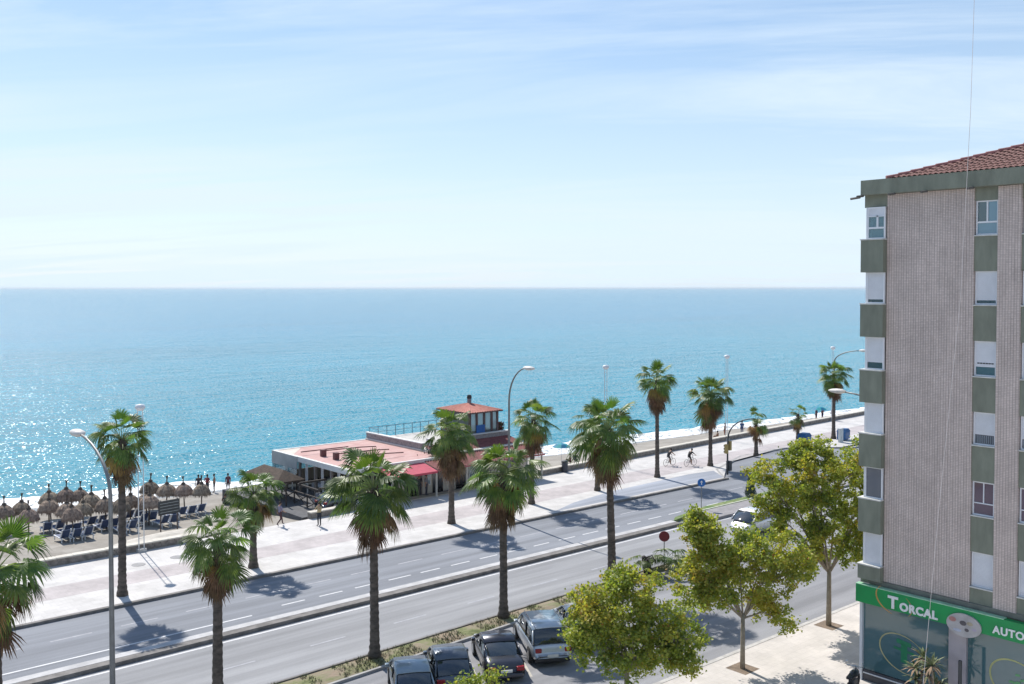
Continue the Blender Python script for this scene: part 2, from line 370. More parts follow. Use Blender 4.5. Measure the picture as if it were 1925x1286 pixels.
for k, x in enumerate([17.0, 19.7, 22.3, 25.05, 27.6, 30.4, 33.2, 36.0]):     # parking bay lines, slanted like the cars
    m = MB(); a = (x - 1.1, 32.25); d = Vector((.49, .87)); n_ = Vector((.87, -.49)) * .06; p = Vector(a); q = p + d * 4.6
    m.poly([(p.x + n_.x, p.y + n_.y, .013), (q.x + n_.x, q.y + n_.y, .013), (q.x - n_.x, q.y - n_.y, .013), (p.x - n_.x, p.y - n_.y, .013)]); struct('bay_marking', m, pm('bay_paint', (.50, .47, .42), .8, .15, 3))
# manhole-like dark discs on the promenade
for x, y in ((22.4, 61.3), (24.9, 61.4)):
    m = MB(); m.lathe([(.42, .15), (.4, .158), (.0, .158)], 18, (x, y, 0)); o = m.build('drain_cover', pm('cast_iron', (.16, .16, .17), .6, metal=.3)); tag(o, 'round dark drain cover on the promenade, ' + ('nearer' if x < 23 else 'farther from') + ' the tall mast by the thatched parasols', 'drain cover', 'drain covers in the promenade')

# beach: fine grid falling to the water
def beach():
    m = MB(); xs = [-120, -60, -30] + [-15 + i * 1.0 for i in range(175)] + [180, 220, 300, 450, 700, 1200, 2000]; K = 36
    for x in xs:
        w = wall_y(x) - .2; s_ = shore(x) + 14
        for j in range(K + 1):
            y = w + (s_ - w) * (j / K)
            zz = sand_z(x, y)
            if 0 < j and y < shore(x) - 3: zz += .07 * mn.noise(Vector((x * .5, y * .5, 0))) + .03 * mn.noise(Vector((x * 1.9, y * 1.9, 5)))
            m.v.append((x, y, zz))
    for i in range(len(xs) - 1):
        for j in range(K): a = i * (K + 1) + j; m.face(a, a + K + 1, a + K + 2, a + 1)
    mt, nt, b, o = newmat('grey_sand'); t = nd(nt, 'ShaderNodeTexCoord'); g = nd(nt, 'ShaderNodeNewGeometry'); sp = nd(nt, 'ShaderNodeSeparateXYZ'); nt.links.new(g.outputs['Position'], sp.inputs[0])
    n = nd(nt, 'ShaderNodeTexNoise'); n.inputs['Scale'].default_value = .5; n.inputs['Detail'].default_value = 10; n.inputs['Roughness'].default_value = .7; nt.links.new(t.outputs['Object'], n.inputs[0])
    dry = nd(nt, 'ShaderNodeMixRGB'); dry.inputs[1].default_value = (.23, .205, .175, 1); dry.inputs[2].default_value = (.36, .33, .29, 1)
    r = nd(nt, 'ShaderNodeMapRange'); r.inputs[1].default_value = .35; r.inputs[2].default_value = .65; nt.links.new(n.outputs[0], r.inputs[0]); nt.links.new(r.outputs[0], dry.inputs[0])
    wet = nd(nt, 'ShaderNodeMapRange'); wet.inputs[1].default_value = -1.78; wet.inputs[2].default_value = -1.66; wet.inputs[3].default_value = 1; wet.inputs[4].default_value = 0; nt.links.new(sp.outputs[2], wet.inputs[0])
    mx = nd(nt, 'ShaderNodeMixRGB'); nt.links.new(wet.outputs[0], mx.inputs[0]); nt.links.new(dry.outputs[0], mx.inputs[1]); mx.inputs[2].default_value = (.17, .16, .15, 1)
    nt.links.new(mx.outputs[0], b.inputs['Base Color'])
    rr = nd(nt, 'ShaderNodeMapRange'); rr.inputs[3].default_value = .95; rr.inputs[4].default_value = .22; nt.links.new(wet.outputs[0], rr.inputs[0]); nt.links.new(rr.outputs[0], b.inputs['Roughness'])
    n3 = nd(nt, 'ShaderNodeTexNoise'); n3.inputs['Scale'].default_value = 2.5; n3.inputs['Detail'].default_value = 7; nt.links.new(t.outputs['Object'], n3.inputs[0])
    bp = nd(nt, 'ShaderNodeBump'); bp.inputs['Distance'].default_value = .05; nt.links.new(n3.outputs[0], bp.inputs['Height']); nt.links.new(bp.outputs[0], b.inputs['Normal'])
    struct('beach', m, mt, True)
beach()
# pale trodden ramp of light sand behind the wall, near the mast
def patch(name, cx, cyy, rx, ry, zoff, mt, rot=0, seed=0, N=40):
    m = MB(); c = len(m.v); m.v.append((cx, cyy, sand_z(cx, cyy) + zoff + .05)); rings = 5
    for r_ in range(1, rings + 1):
        for i in range(N):
            a = 2 * PI * i / N; k = (1 + .18 * mn.noise(Vector((math.cos(a) * 1.3 + seed, math.sin(a) * 1.3, seed)))) * r_ / rings
            x = rx * k * math.cos(a); y = ry * k * math.sin(a)
            X = cx + x * math.cos(rot) - y * math.sin(rot); Y = cyy + x * math.sin(rot) + y * math.cos(rot)
            m.v.append((X, Y, max(sand_z(X, Y), -.16) + zoff + (.06 if r_ < rings else -.12)))
    for i in range(N): m.face(0, 1 + i, 1 + (i + 1) % N)
    for r_ in range(1, rings):
        for i in range(N):
            a = 1 + (r_ - 1) * N + i; b = 1 + (r_ - 1) * N + (i + 1) % N; m.face(a, a + N, b + N, b)
    return struct(name, m, mt, True)
M_PALESAND = pm('trodden_pale_sand', (.52, .48, .42), .95, .12, 2)
patch('sand_ramp', 27.0, 67.6, 4.6, 1.5, .12, M_PALESAND, .05, 1)

# sea: one sheet to the horizon
def sea_mat():
    mt, nt, b, o = newmat('sea_water'); g = nd(nt, 'ShaderNodeNewGeometry')
    def noise(scale, st, det, ro=.55, rot=0, dist=0):
        mpn = nd(nt, 'ShaderNodeMapping'); mpn.inputs['Scale'].default_value = st; mpn.inputs['Rotation'].default_value = (0, 0, rot); nt.links.new(g.outputs['Position'], mpn.inputs[0])
        n = nd(nt, 'ShaderNodeTexNoise'); n.inputs['Scale'].default_value = scale; n.inputs['Detail'].default_value = det; n.inputs['Roughness'].default_value = ro; n.inputs['Distortion'].default_value = dist; nt.links.new(mpn.outputs[0], n.inputs[0]); return n.outputs[0]
    def math_(op, a, b_):
        n = nd(nt, 'ShaderNodeMath', operation=op)
        for i, v in enumerate((a, b_)):
            if isinstance(v, (int, float)): n.inputs[i].default_value = v
            else: nt.links.new(v, n.inputs[i])
        return n.outputs[0]
    swell = noise(.16, (.45, 1, 1), 3, .5, R(8))
    chop = noise(.7, (.34, 1, 1), 4, .6, R(-4), .4)
    ripple = noise(3.2, (.7, 1, 1), 3, .6, R(15))
    h = math_('ADD', math_('ADD', math_('MULTIPLY', swell, SW[0]), math_('MULTIPLY', chop, SW[1])), math_('MULTIPLY', ripple, SW[2]))
    bp = nd(nt, 'ShaderNodeBump'); bp.inputs['Distance'].default_value = 1; bp.inputs['Strength'].default_value = 1; nt.links.new(h, bp.inputs['Height'])
    # slopes of the small wind waves: smooth vector noise added to the surface normal
    mpn = nd(nt, 'ShaderNodeMapping'); mpn.inputs['Scale'].default_value = (1, .8, 1); nt.links.new(g.outputs['Position'], mpn.inputs[0])
    fn = nd(nt, 'ShaderNodeTexNoise'); fn.inputs['Scale'].default_value = 2.6; fn.inputs['Detail'].default_value = 3; fn.inputs['Roughness'].default_value = .6; nt.links.new(mpn.outputs[0], fn.inputs[0])
    sb = nd(nt, 'ShaderNodeVectorMath', operation='SUBTRACT'); sb.inputs[1].default_value = (.5, .5, .5); nt.links.new(fn.outputs['Color'], sb.inputs[0])
    sc_ = nd(nt, 'ShaderNodeVectorMath', operation='MULTIPLY'); sc_.inputs[1].default_value = (SLOPE, SLOPE, 0); nt.links.new(sb.outputs[0], sc_.inputs[0])
    ad = nd(nt, 'ShaderNodeVectorMath', operation='ADD'); nt.links.new(sc_.outputs[0], ad.inputs[0]); nt.links.new(bp.outputs[0], ad.inputs[1])
    nm = nd(nt, 'ShaderNodeVectorMath', operation='NORMALIZE'); nt.links.new(ad.outputs[0], nm.inputs[0]); nt.links.new(nm.outputs[0], b.inputs['Normal'])
    # body colour of the water: greener over the shallow bottom, bluer out; faint bands of currents
    sp = nd(nt, 'ShaderNodeSeparateXYZ'); nt.links.new(g.outputs['Position'], sp.inputs[0])
    dist = nd(nt, 'ShaderNodeMapRange'); dist.inputs[1].default_value = 88; dist.inputs[2].default_value = 420; nt.links.new(sp.outputs[1], dist.inputs[0])
    band = noise(.012, (.35, 1.6, 1), 6, .65, R(4), 1.2)
    c1 = nd(nt, 'ShaderNodeMixRGB'); c1.inputs[1].default_value = c4(SEA_NEAR); c1.inputs[2].default_value = c4(SEA_FAR); nt.links.new(dist.outputs[0], c1.inputs[0])
    rb = nd(nt, 'ShaderNodeMapRange'); rb.inputs[1].default_value = .3; rb.inputs[2].default_value = .7; rb.inputs[3].default_value = .86; rb.inputs[4].default_value = 1.16; nt.links.new(band, rb.inputs[0])
    rc = nd(nt, 'ShaderNodeMapRange'); rc.inputs[1].default_value = .35; rc.inputs[2].default_value = .65; rc.inputs[3].default_value = .86; rc.inputs[4].default_value = 1.14
    nt.links.new(chop, rc.inputs[0])
    c2 = nd(nt, 'ShaderNodeMixRGB', blend_type='MULTIPLY'); c2.inputs[0].default_value = 1; nt.links.new(c1.outputs[0], c2.inputs[1]); nt.links.new(math_('MULTIPLY', rb.outputs[0], rc.outputs[0]), c2.inputs[2])
    nt.links.new(c2.outputs[0], b.inputs['Base Color']); b.inputs['Roughness'].default_value = SEA_ROUGH; b.inputs['IOR'].default_value = 1.33; b.inputs['Specular IOR Level'].default_value = .38
    return mt
SLOPE = 1.55; SW = (.7, .3, .02); SEA_NEAR = (.008, .235, .31); SEA_FAR = (.006, .185, .30); SEA_ROUGH = .16
m = MB(); m.poly([(-60000, 70, SEA_Z), (60000, 70, SEA_Z), (60000, 70000, SEA_Z), (-60000, 70000, SEA_Z)])
m.poly([(-60000, 70, SEA_Z), (-60000, -4000, SEA_Z), (-2600, -4000, SEA_Z), (-2600, 70, SEA_Z)])
struct('sea', m, sea_mat())
# surf: a low bank of foam along the water's edge, ragged on both sides
def foam():
    m = MB(); xs = [-60 + i * .5 for i in range(640)]; K = 10
    for x in xs:
        s_ = shore(x)
        w0 = -.9 + 1.3 * mn.noise(Vector((x * .22, 1, 0))) + .5 * mn.noise(Vector((x * .9, 2, 0)))
        w1 = 4.2 + 1.9 * mn.noise(Vector((x * .05, 5, 0))) + .9 * mn.noise(Vector((x * .45, 7, 0)))
        if x > 50: w1 += 1.2
        elif x < 42: w1 += 2.2
        if x > 95: w1 -= min(2.2, (x - 95) * .05)
        for j in range(K + 1):
            t = j / K; y = s_ + w0 + (w1 - w0) * t
            hump = .32 * math.exp(-((t - .66) / .16) ** 2) * (.55 + .6 * mn.noise(Vector((x * .12, 11, 0)))) + .05 * mn.noise(Vector((x * 1.7, y * 1.7, 0)))
            base = max(SEA_Z, sand_z(x, y))
            m.v.append((x, y, base + .03 + max(0, hump) * (1 if 0 < j < K else 0) - (.05 if j in (0, K) else 0)))
    for i in range(len(xs) - 1):
        for j in range(K): a = i * (K + 1) + j; m.face(a, a + K + 1, a + K + 2, a + 1)
    mt, nt, b, o = newmat('foam'); t = nd(nt, 'ShaderNodeTexCoord')
    n = nd(nt, 'ShaderNodeTexNoise'); n.inputs['Scale'].default_value = 1.4; n.inputs['Detail'].default_value = 9; n.inputs['Roughness'].default_value = .7; nt.links.new(t.outputs['Object'], n.inputs[0])
    r = nd(nt, 'ShaderNodeMapRange'); r.inputs[1].default_value = .36; r.inputs[2].default_value = .48; nt.links.new(n.outputs[0], r.inputs[0])
    b.inputs['Base Color'].default_value = (.84, .86, .87, 1); b.inputs['Roughness'].default_value = .6
    tr = nd(nt, 'ShaderNodeBsdfTransparent'); ms = nd(nt, 'ShaderNodeMixShader'); nt.links.new(r.outputs[0], ms.inputs[0]); nt.links.new(tr.outputs[0], ms.inputs[1]); nt.links.new(b.outputs[0], ms.inputs[2]); nt.links.new(ms.outputs[0], o.inputs[0])
    struct('surf', m, mt, True)
foam()

# ------------------------------------------------------------------ promenade wall of stone blocks with coping stones
def sea_wall(name, x0, x1, label, h0=.14):
    t = thing(name, label, 'wall', (x0, wall_y(x0), h0), 0, 'low stone walls between promenade and beach')
    m = MB(); x = x0; top = h0 + .5; rr = random.Random(int(x0))
    while x < x1 - .05:
        for row in range(3):
            off = .22 if row % 2 else 0
            a = x + off * .5; b = min(a + .48, x1); z0 = h0 - .02 + row * .15
            if b - a > .1:
                j = rr.uniform(-.012, .012); ya = wall_y(a); yb = wall_y(b)
                m.prism([(a + .008, ya - .05 - j), (b - .008, yb - .05 - j), (b - .008, yb + .1), (a + .008, ya + .1)], z0, z0 + .143)
        x += .5
    o = m.build('stone_courses', pm('wall_stone', (.27, .235, .205), .95, .3, 3, .02, 15, rnd=.05), t, world=True); o['kind'] = 'stuff'
    m = MB(); k = max(1, int((x1 - x0) / 6))
    for i in range(k):
        a = x0 + (x1 - x0) * i / k; b = x0 + (x1 - x0) * (i + 1) / k
        m.prism([(a, wall_y(a) - .03), (b, wall_y(b) - .03), (b, wall_y(b) + .40), (a, wall_y(a) + .40)], -.9, top - .08)
    m.build('core', pm('wall_mortar', (.2, .18, .16), .95), t, world=True)
    L = 1.0 if x0 < 50 else 1.25
    n = int((x1 - x0) / L); base = None; Mc = pm('coping', (.60, .555, .48), .85, .1, 2, rnd=.06)
    for i in range(n):
        a = x0 + (x1 - x0) * i / n; b = x0 + (x1 - x0) * (i + 1) / n
        if base is None:
            l = (x1 - x0) / n - .012
            base = MB().box(0, l, -.09, .46, 0, .085).mesh('coping_stone', Mc)
        put('coping_stone', base, t, (a - x0, wall_y(a) - wall_y(x0), top - .08 - h0 + rr.uniform(-.003, .003)), (0, 0, math.atan2(wall_y(b) - wall_y(a), b - a)))
    return t
sea_wall('stone_wall', -14, 27.6, 'low stone wall with pale coping beside the thatched parasols')
sea_wall('stone_wall', 36.6, 43.4, 'short low stone wall in front of the restaurant terrace, beside the walkers')
sea_wall('stone_wall', 61.2, 170, 'long low stone wall running behind the two cyclists to the far beach')

# ------------------------------------------------------------------ apartment building on the right
def building():
    S = 40.0
    T = thing('apartment_building', 'tall apartment building with greyish brick panels, green balcony bands and a red tiled roof', 'apartment building', (S, 22.25, .13))
    brick = bpy.data.materials.new('ribbed_brick'); brick.use_nodes = True; nt = brick.node_tree; nt.nodes.clear()
    o = nd(nt, 'ShaderNodeOutputMaterial'); b = nd(nt, 'ShaderNodeBsdfPrincipled'); nt.links.new(b.outputs[0], o.inputs[0])
    g = nd(nt, 'ShaderNodeNewGeometry'); sp = nd(nt, 'ShaderNodeSeparateXYZ'); nt.links.new(g.outputs['Position'], sp.inputs[0])
    cb = nd(nt, 'ShaderNodeCombineXYZ'); nt.links.new(sp.outputs[1], cb.inputs[0]); nt.links.new(sp.outputs[2], cb.inputs[1])
    bt = nd(nt, 'ShaderNodeTexBrick'); bt.offset = 0.0; bt.inputs['Scale'].default_value = 1; bt.inputs['Brick Width'].default_value = .11; bt.inputs['Row Height'].default_value = .066
    bt.inputs['Mortar Size'].default_value = .008; bt.inputs['Mortar Smooth'].default_value = .3; bt.inputs['Color1'].default_value = (.69, .58, .53, 1); bt.inputs['Color2'].default_value = (.59, .49, .445, 1); bt.inputs['Mortar'].default_value = (.49, .395, .355, 1); bt.inputs['Bias'].default_value = -.1
    nt.links.new(cb.outputs[0], bt.inputs[0])
    n = nd(nt, 'ShaderNodeTexNoise'); n.inputs['Scale'].default_value = .7; n.inputs['Detail'].default_value = 8; n.inputs['Roughness'].default_value = .65; nt.links.new(g.outputs['Position'], n.inputs[0])
    mpn = nd(nt, 'ShaderNodeMapping'); mpn.inputs['Scale'].default_value = (1, 3.5, .16); nt.links.new(g.outputs['Position'], mpn.inputs[0])
    n2 = nd(nt, 'ShaderNodeTexNoise'); n2.inputs['Scale'].default_value = 2.2; n2.inputs['Detail'].default_value = 7; n2.inputs['Roughness'].default_value = .7; nt.links.new(mpn.outputs[0], n2.inputs[0])
    def rng(x, lo, hi, a=.3, b_=.7):
        r = nd(nt, 'ShaderNodeMapRange'); r.inputs[1].default_value = a; r.inputs[2].default_value = b_; r.inputs[3].default_value = lo; r.inputs[4].default_value = hi; nt.links.new(x, r.inputs[0]); return r.outputs[0]
    ml = nd(nt, 'ShaderNodeMath', operation='MULTIPLY'); nt.links.new(rng(n.outputs[0], .86, 1.12), ml.inputs[0]); nt.links.new(rng(n2.outputs[0], .84, 1.12), ml.inputs[1])
    cc = nd(nt, 'ShaderNodeMixRGB', blend_type='MULTIPLY'); cc.inputs[0].default_value = 1; nt.links.new(bt.outputs[0], cc.inputs[1]); nt.links.new(ml.outputs[0], cc.inputs[2])
    # vertical ribs between the brick columns
    md_ = nd(nt, 'ShaderNodeMath', operation='MULTIPLY'); md_.inputs[1].default_value = 1 / .11; nt.links.new(sp.outputs[1], md_.inputs[0]); fr_ = nd(nt, 'ShaderNodeMath', operation='FRACT'); nt.links.new(md_.outputs[0], fr_.inputs[0])
    gt_ = nd(nt, 'ShaderNodeMapRange'); gt_.inputs[1].default_value = .76; gt_.inputs[2].default_value = .84; gt_.inputs[3].default_value = 1; gt_.inputs[4].default_value = .84; nt.links.new(fr_.outputs[0], gt_.inputs[0])
    c3 = nd(nt, 'ShaderNodeMixRGB', blend_type='MULTIPLY'); c3.inputs[0].default_value = 1; nt.links.new(cc.outputs[0], c3.inputs[1]); nt.links.new(gt_.outputs[0], c3.inputs[2])
    nt.links.new(c3.outputs[0], b.inputs['Base Color']); b.inputs['Roughness'].default_value = .9
    bp = nd(nt, 'ShaderNodeBump'); bp.inputs['Distance'].default_value = .012; bp.invert = True; nt.links.new(bt.outputs['Fac'], bp.inputs['Height']); nt.links.new(bp.outputs[0], b.inputs['Normal'])
    green = pm('green_render', (.21, .222, .175), .9, .2, 1.6, .004, 40, detail=10, stretch=(1.3, 1.3, .45), lo=.3, hi=.7)
    cream = pm('cream_trim', (.62, .56, .44), .8, .08, 2)
    dark = pm('dark_gap', (.04, .045, .05), .5)
    whitef = pm('white_frame', (.74, .75, .78), .4, .04, 3)
    glass = glass_mat('window_glass', (.05, .10, .12)); glassb = glass_mat('blue_window_glass', (.12, .25, .33)); glassp = glass_mat('brown_window_glass', (.11, .07, .10)); glassg = glass_mat('grey_window_glass', (.12, .13, .16), .25)
    B = lambda: MB()
    # core walls (the back of every recess), side and rear
    m = B(); m.box(S + .30, S + 19, -12, 22.06, .1, 22.0); m.build('wall', pm('inner_wall', (.50, .47, .42), .9, .1, 1), T, world=True)
    tops = [21.0, 18.17, 15.36, 12.49, 9.68, 6.80]; bots = [19.57, 16.77, 13.89, 11.11, 8.25, 5.33]
    # brick panels
    def bricks(y0, y1, z0): m = B(); m.box(S - .02, S + .32, y0, y1, z0, 21.52); m.build('brick_panel', brick, T, world=True)
    bricks(17.53, 21.23, 4.72); bricks(15.70, 16.60, 4.5); 
    wins = [(21.23, 22.30), (16.60, 17.53)]
    y = 15.70
    for k in range(3):
        wins.append((y - .93, y)); y -= .93; bricks(y - 2.6, y, 4.5); y -= 2.6
    # cornice, its soffit and short drain spouts
    m = B(); m.box(S - .34, S + 19.6, -12, 22.30, 21.53, 22.17); m.build('cornice', green, T, world=True)
    m = B(); m.box(S - .02, S + .31, 21.232, 22.27, 21.0, 21.53)
    m.build('upper_band', green, T, world=True)
    for (a, b_) in wins[1:]:
        m = B(); m.box(S + .04, S + .31, a + .001, b_ - .001, 21.0, 21.53); m.build('upper_band', green, T, world=True)
    for yy in (22.2, 20.75, 19.35, 17.45, 15.2):
        m = B(); m.tube([(S - .3, yy, 21.50), (S - .8, yy, 21.44)], .05, 8); m.build('drain_spout', pm('old_pipe', (.12, .11, .10), .7), T, world=True)
    m = B(); m.tube([(S - .2, 22.4, 21.46), (S - .2, 22.85, 21.42)], .05, 8); m.build('drain_spout', MATS['old_pipe'], T, world=True)
    # tiled hip roof: rows of ridged tiles, joined, over a solid underlay
    tile = pm('clay_tile', (.27, .13, .105), .9, .25, 5, .01, 18, c2=(.34, .19, .155))
    ey, ex, ez = 21.35, S + .1, 22.185; sl = .335; W = 19.2; 
    m = B(); D_ = 9.6
    # front slope (faces the camera) with corrugation
    nseg = 150; step = .23
    for i in range(nseg):
        y1 = ey - i * step; y0 = y1 - step
        if y0 < -11.8: break
        def top(yv): return min(D_, ey - yv)
        prof = [(y1, 0), (y1 - step * .2, .045), (y1 - step * .45, .062), (y1 - step * .7, .045), (y0, 0)]
        for (ya, ha), (yb, hb) in zip(prof[:-1], prof[1:]):
            ta, tb = top(ya), top(yb); k = max(1, int(max(ta, tb) / .42))
            for r_ in range(k):
                a0, a1 = ta * r_ / k, ta * (r_ + 1) / k; b0, b1 = tb * r_ / k, tb * (r_ + 1) / k
                m.poly([(ex + a0, ya, ez + a0 * sl + ha + .03), (ex + b0, yb, ez + b0 * sl + hb + .03), (ex + b1, yb, ez + b1 * sl + hb), (ex + a1, ya, ez + a1 * sl + ha)])
    o_ = m.build('tile_rows', tile, T, world=True); o_['kind'] = 'stuff'
    m = B(); m.poly([(ex + .02, ey - .02, ez - .02), (ex + W, ey - .02, ez - .02), (ex + W - D_, ey - D_, ez + D_ * sl - .02), (ex + D_, ey - D_, ez + D_ * sl - .02)])
    m.poly([(ex + .02, ey, ez - .02), (ex + D_, ey - D_, ez + D_ * sl - .02), (ex + D_, -12, ez + D_ * sl - .02), (ex + .02, -12, ez - .02)])
    m.poly([(ex + W, ey, ez - .02), (ex + W, -12, ez - .02), (ex + W - D_, -12, ez + D_ * sl - .02), (ex + W - D_, ey - D_, ez + D_ * sl - .02)])
    m.build('roof', tile, T, world=True)
    m = B(); n_ = 26
    for i in range(n_):
        t0 = D_ * i / n_; t1 = D_ * (i + 1.12) / n_
        m.tube([(ex + t0, ey - t0, ez + t0 * sl + .05), (ex + t1, ey - t1, ez + t1 * sl + .03)], [.11, .09], 8)
    m.build('hip_tiles', pm('hip_tile', (.30, .13, .12), .85, .2, 4), T, world=True)['kind'] = 'stuff'
    # parapet bands between storeys
    for wi, (a, b_) in enumerate(wins):
        for k in range(6):
            z0 = tops[k + 1] if k < 5 else (4.72 if wi == 0 else 4.5)
            z1 = bots[k]
            m = B()
            if wi == 0: m.box(S - .32, S + .31, a + .002, 22.28, z0, z1)
            else: m.box(S + .02, S + .31, a + .001, b_ - .001, z0, z1)
            ob = m.build('balcony_band', green, T, world=True)
            m = B()
            if wi == 0: m.box(S - .35, S + .2, a + .004, 22.31, z1, z1 + .05)
            else: m.box(S - .03, S + .2, a + .003, b_ - .003, z1, z1 + .045)
            m.build('sill', pm('pale_sill', (.60, .59, .56), .7), ob if False else T, world=True)
    # windows
    def window(wi, k, kind):
        a, b_ = wins[wi]; a += .03; b_ -= .03; z0 = bots[k] + .05; z1 = tops[k] - .005; x = S + (-.14 if wi == 0 else .10)
        if wi == 0: b_ = 22.08
        ww = b_ - a; fr = B(); t_ = .055
        fr.box(x, x + .1, a, a + t_, z0, z1); fr.box(x, x + .1, b_ - t_, b_, z0, z1); fr.box(x, x + .1, a + t_, b_ - t_, z1 - t_, z1); fr.box(x, x + .1, a + t_, b_ - t_, z0, z0 + t_)
        f = fr.build('window', whitef, T, world=True)
        par = f
        def pane(y0, y1, za, zb, mt, dx=.05): m = B(); m.box(x + dx, x + dx + .02, y0, y1, za, zb); o1 = m.build('pane', mt, None, world=False); setp(o1, par)
        def bar(y0, y1, za, zb, dx=.0): m = B(); m.box(x + dx + .005, x + dx + .09, y0, y1, za, zb); o1 = m.build('sash', whitef, None); setp(o1, par)
        def shut(z_low):
            m = B(); zz = z_low
            while zz < z1 - t_ - .001:
                z2 = min(zz + .055, z1 - t_); m.box(x + .02, x + .045, a + t_ + .002, b_ - t_ - .002, zz + .004, z2); zz += .055
            m.box(x + .031, x + .041, a + t_ + .002, b_ - t_ - .002, z_low, z1 - t_)
            o1 = m.build('roller_shutter', pm('shutter_white', (.68, .69, .73), .55, .05, 2, rnd=.04), None); setp(o1, par)
        L, Rr = a + t_, b_ - t_; lo, hi = z0 + t_, z1 - t_
        if kind == 'closed': shut(lo)
        elif kind == 'gap': pane(L, Rr, lo, lo + .14, dark_g); shut(lo + .12)
        elif kind == 'gap_plants':
            pane(L, Rr, lo, lo + .3, dark_g); shut(lo + .26)
        elif kind == 'slots':
            pane(L, Rr, lo, lo + .33, glass); shut(lo + .32)
            for q in range(6):
                m = B(); yy = L + .06 + q * (Rr - L - .1) / 6; m.box(x + .012, x + .0198, yy, yy + .09, lo + .44, lo + .49); setp(m.build('shutter_slot', dark, None), par)
        elif kind == 'bars':
            pane(L, Rr, lo, lo + .38, glassg); shut(lo + .36)
            for q in range(9):
                m = B(); yy = L + .04 + q * (Rr - L - .08) / 8.2; m.box(x + .0, x + .018, yy, yy + .02, lo, lo + .33); setp(m.build('railing_bar', pm('rail_blue_grey', (.25, .3, .34), .5), None), par)
        elif kind == 'slider':
            pane(L, Rr, lo, lo + .42, glassb); bar(L, Rr, lo + .42, lo + .49); mid = (L + Rr) / 2
            bar(mid - .03, mid + .03, lo + .49, hi, .0); pane(L, mid - .03, lo + .49, hi, glassb, .05); pane(mid + .03, Rr, lo + .49, hi, glass, .06)
        elif kind == 'brown':
            pane(L, Rr, lo, lo + .42, glassp); bar(L, Rr, lo + .42, lo + .46); mid = (L + Rr) / 2
            bar(mid - .02, mid + .02, lo + .46, hi); pane(L, mid - .02, lo + .46, hi, glassp); pane(mid + .02, Rr, lo + .46, hi, glassp)
        elif kind == 'grey': pane(L, Rr, lo, hi, glassg)
        elif kind == 'corner':
            pane(L + .0, Rr, lo, lo + .38, clear); bar(L, Rr, lo + .38, lo + .46); mid = (L + Rr) / 2 - .05
            bar(mid - .04, mid + .04, lo + .46, lo + .95); bar(L, Rr, lo + .9, lo + .95); pane(L, mid, lo + .46, lo + .9, clear); pane(mid + .04, Rr, lo + .46, lo + .9, clear)
            m = B(); m.box(x + .03, x + .05, L, Rr, lo + .95, hi); setp(m.build('roller_shutter', MATS['shutter_white'], None), par)
        return f
    def setp(o1, par):
        o1.parent = par
        # the window object is itself a child of T: give its pieces coordinates in T's frame
        for v in o1.data.vertices: v.co -= T.location
    dark_g = glass_mat('dark_window_glass', (.02, .04, .045)); clear = see_glass('clear_window', (.25, .42, .48), .45)
    pm('shutter_white', (.68, .69, .73), .55, .05, 2, rnd=.04)
    for wi, kinds in enumerate((['corner', 'gap', 'gap_plants', 'closed', 'grey', 'closed'], ['slider', 'gap', 'slots', 'bars', 'brown', 'closed'], ['closed', 'gap', 'closed', 'bars', 'brown', 'closed'], ['closed'] * 6, ['closed'] * 6)):
        for k, kd in enumerate(kinds): window(wi, k, kd)
    # glazed return of the corner balconies (faces the sea, catches the sun)
    for k in range(6):
        m = B(); m.box(S - .14, S + 1.2, 22.085, 22.13, bots[k] + .05, tops[k] - .002)
        m.build('balcony_return', whitef, T, world=True)
    # ground floor: recessed shop
    m = B(); m.box(S - .05, S + .31, -12, 22.28, 4.49, 4.70); m.build('ledge', pm('ledge', (.20, .20, .17), .9), T, world=True)
    pil = pm('pillar_render', (.42, .38, .40), .85, .1, 1.5)
    for (a, b_) in ((17.58, 18.30), (11.2, 11.9)):
        m = B(); m.box(S - .12, S + .3, a, b_, .13, 3.70); m.build('pillar', pil, T, world=True)
    m = B(); m.box(S - .10, S + .3, 22.16, 22.28, .13, 3.70); m.build('corner_post', whitef, T, world=True)
    shopg = glass_mat('shop_glass', (.07, .15, .17), .06)
    for (a, b_) in ((18.30, 22.16), (11.9, 17.58)):
        m = B(); m.box(S + .04, S + .07, a, b_, .62, 3.70); m.build('shop_window', shopg, T, world=True)
        m = B(); m.box(S - .02, S + .28, a, b_, .131, .60); m.build('shop_plinth', pm('dark_plinth', (.07, .07, .08), .5), T, world=True)
        m = B(); m.box(S - .06, S - .02, a + .05, b_ - .05, .45, .50); m.build('bottom_rail', whitef, T, world=True)
    # decals on the glass
    def ring(cy_, cz, ry, rz_, w, x, a0, a1, mt, name, tilt=0):
        m = B(); N = 40
        for i in range(N):
            t0 = a0 + (a1 - a0) * i / N; t1 = a0 + (a1 - a0) * (i + 1) / N
            w0 = w * (.25 + .75 * math.sin(PI * i / N)); w1 = w * (.25 + .75 * math.sin(PI * (i + 1) / N))
            P = lambda t, k: (x, cy_ - (ry + k) * math.cos(t) * math.cos(tilt) + (rz_ + k) * math.sin(t) * math.sin(tilt), cz + (rz_ + k) * math.sin(t) * math.cos(tilt) + (ry + k) * math.cos(t) * math.sin(tilt))
            m.poly([P(t0, 0), P(t1, 0), P(t1, w1), P(t0, w0)])
        return m.build(name, mt, T, world=True)
    gold = pm('gold_decal', (.45, .42, .22), .5); orange = pm('orange_swoosh', (.50, .26, .07), .5); dgreen = pm('green_decal', (.01, .20, .09), .45)
    ring(20.3, 1.75, 1.1, .75, .06, S + .033, R(60), R(330), gold, 'gold_ring_decal', R(-20))
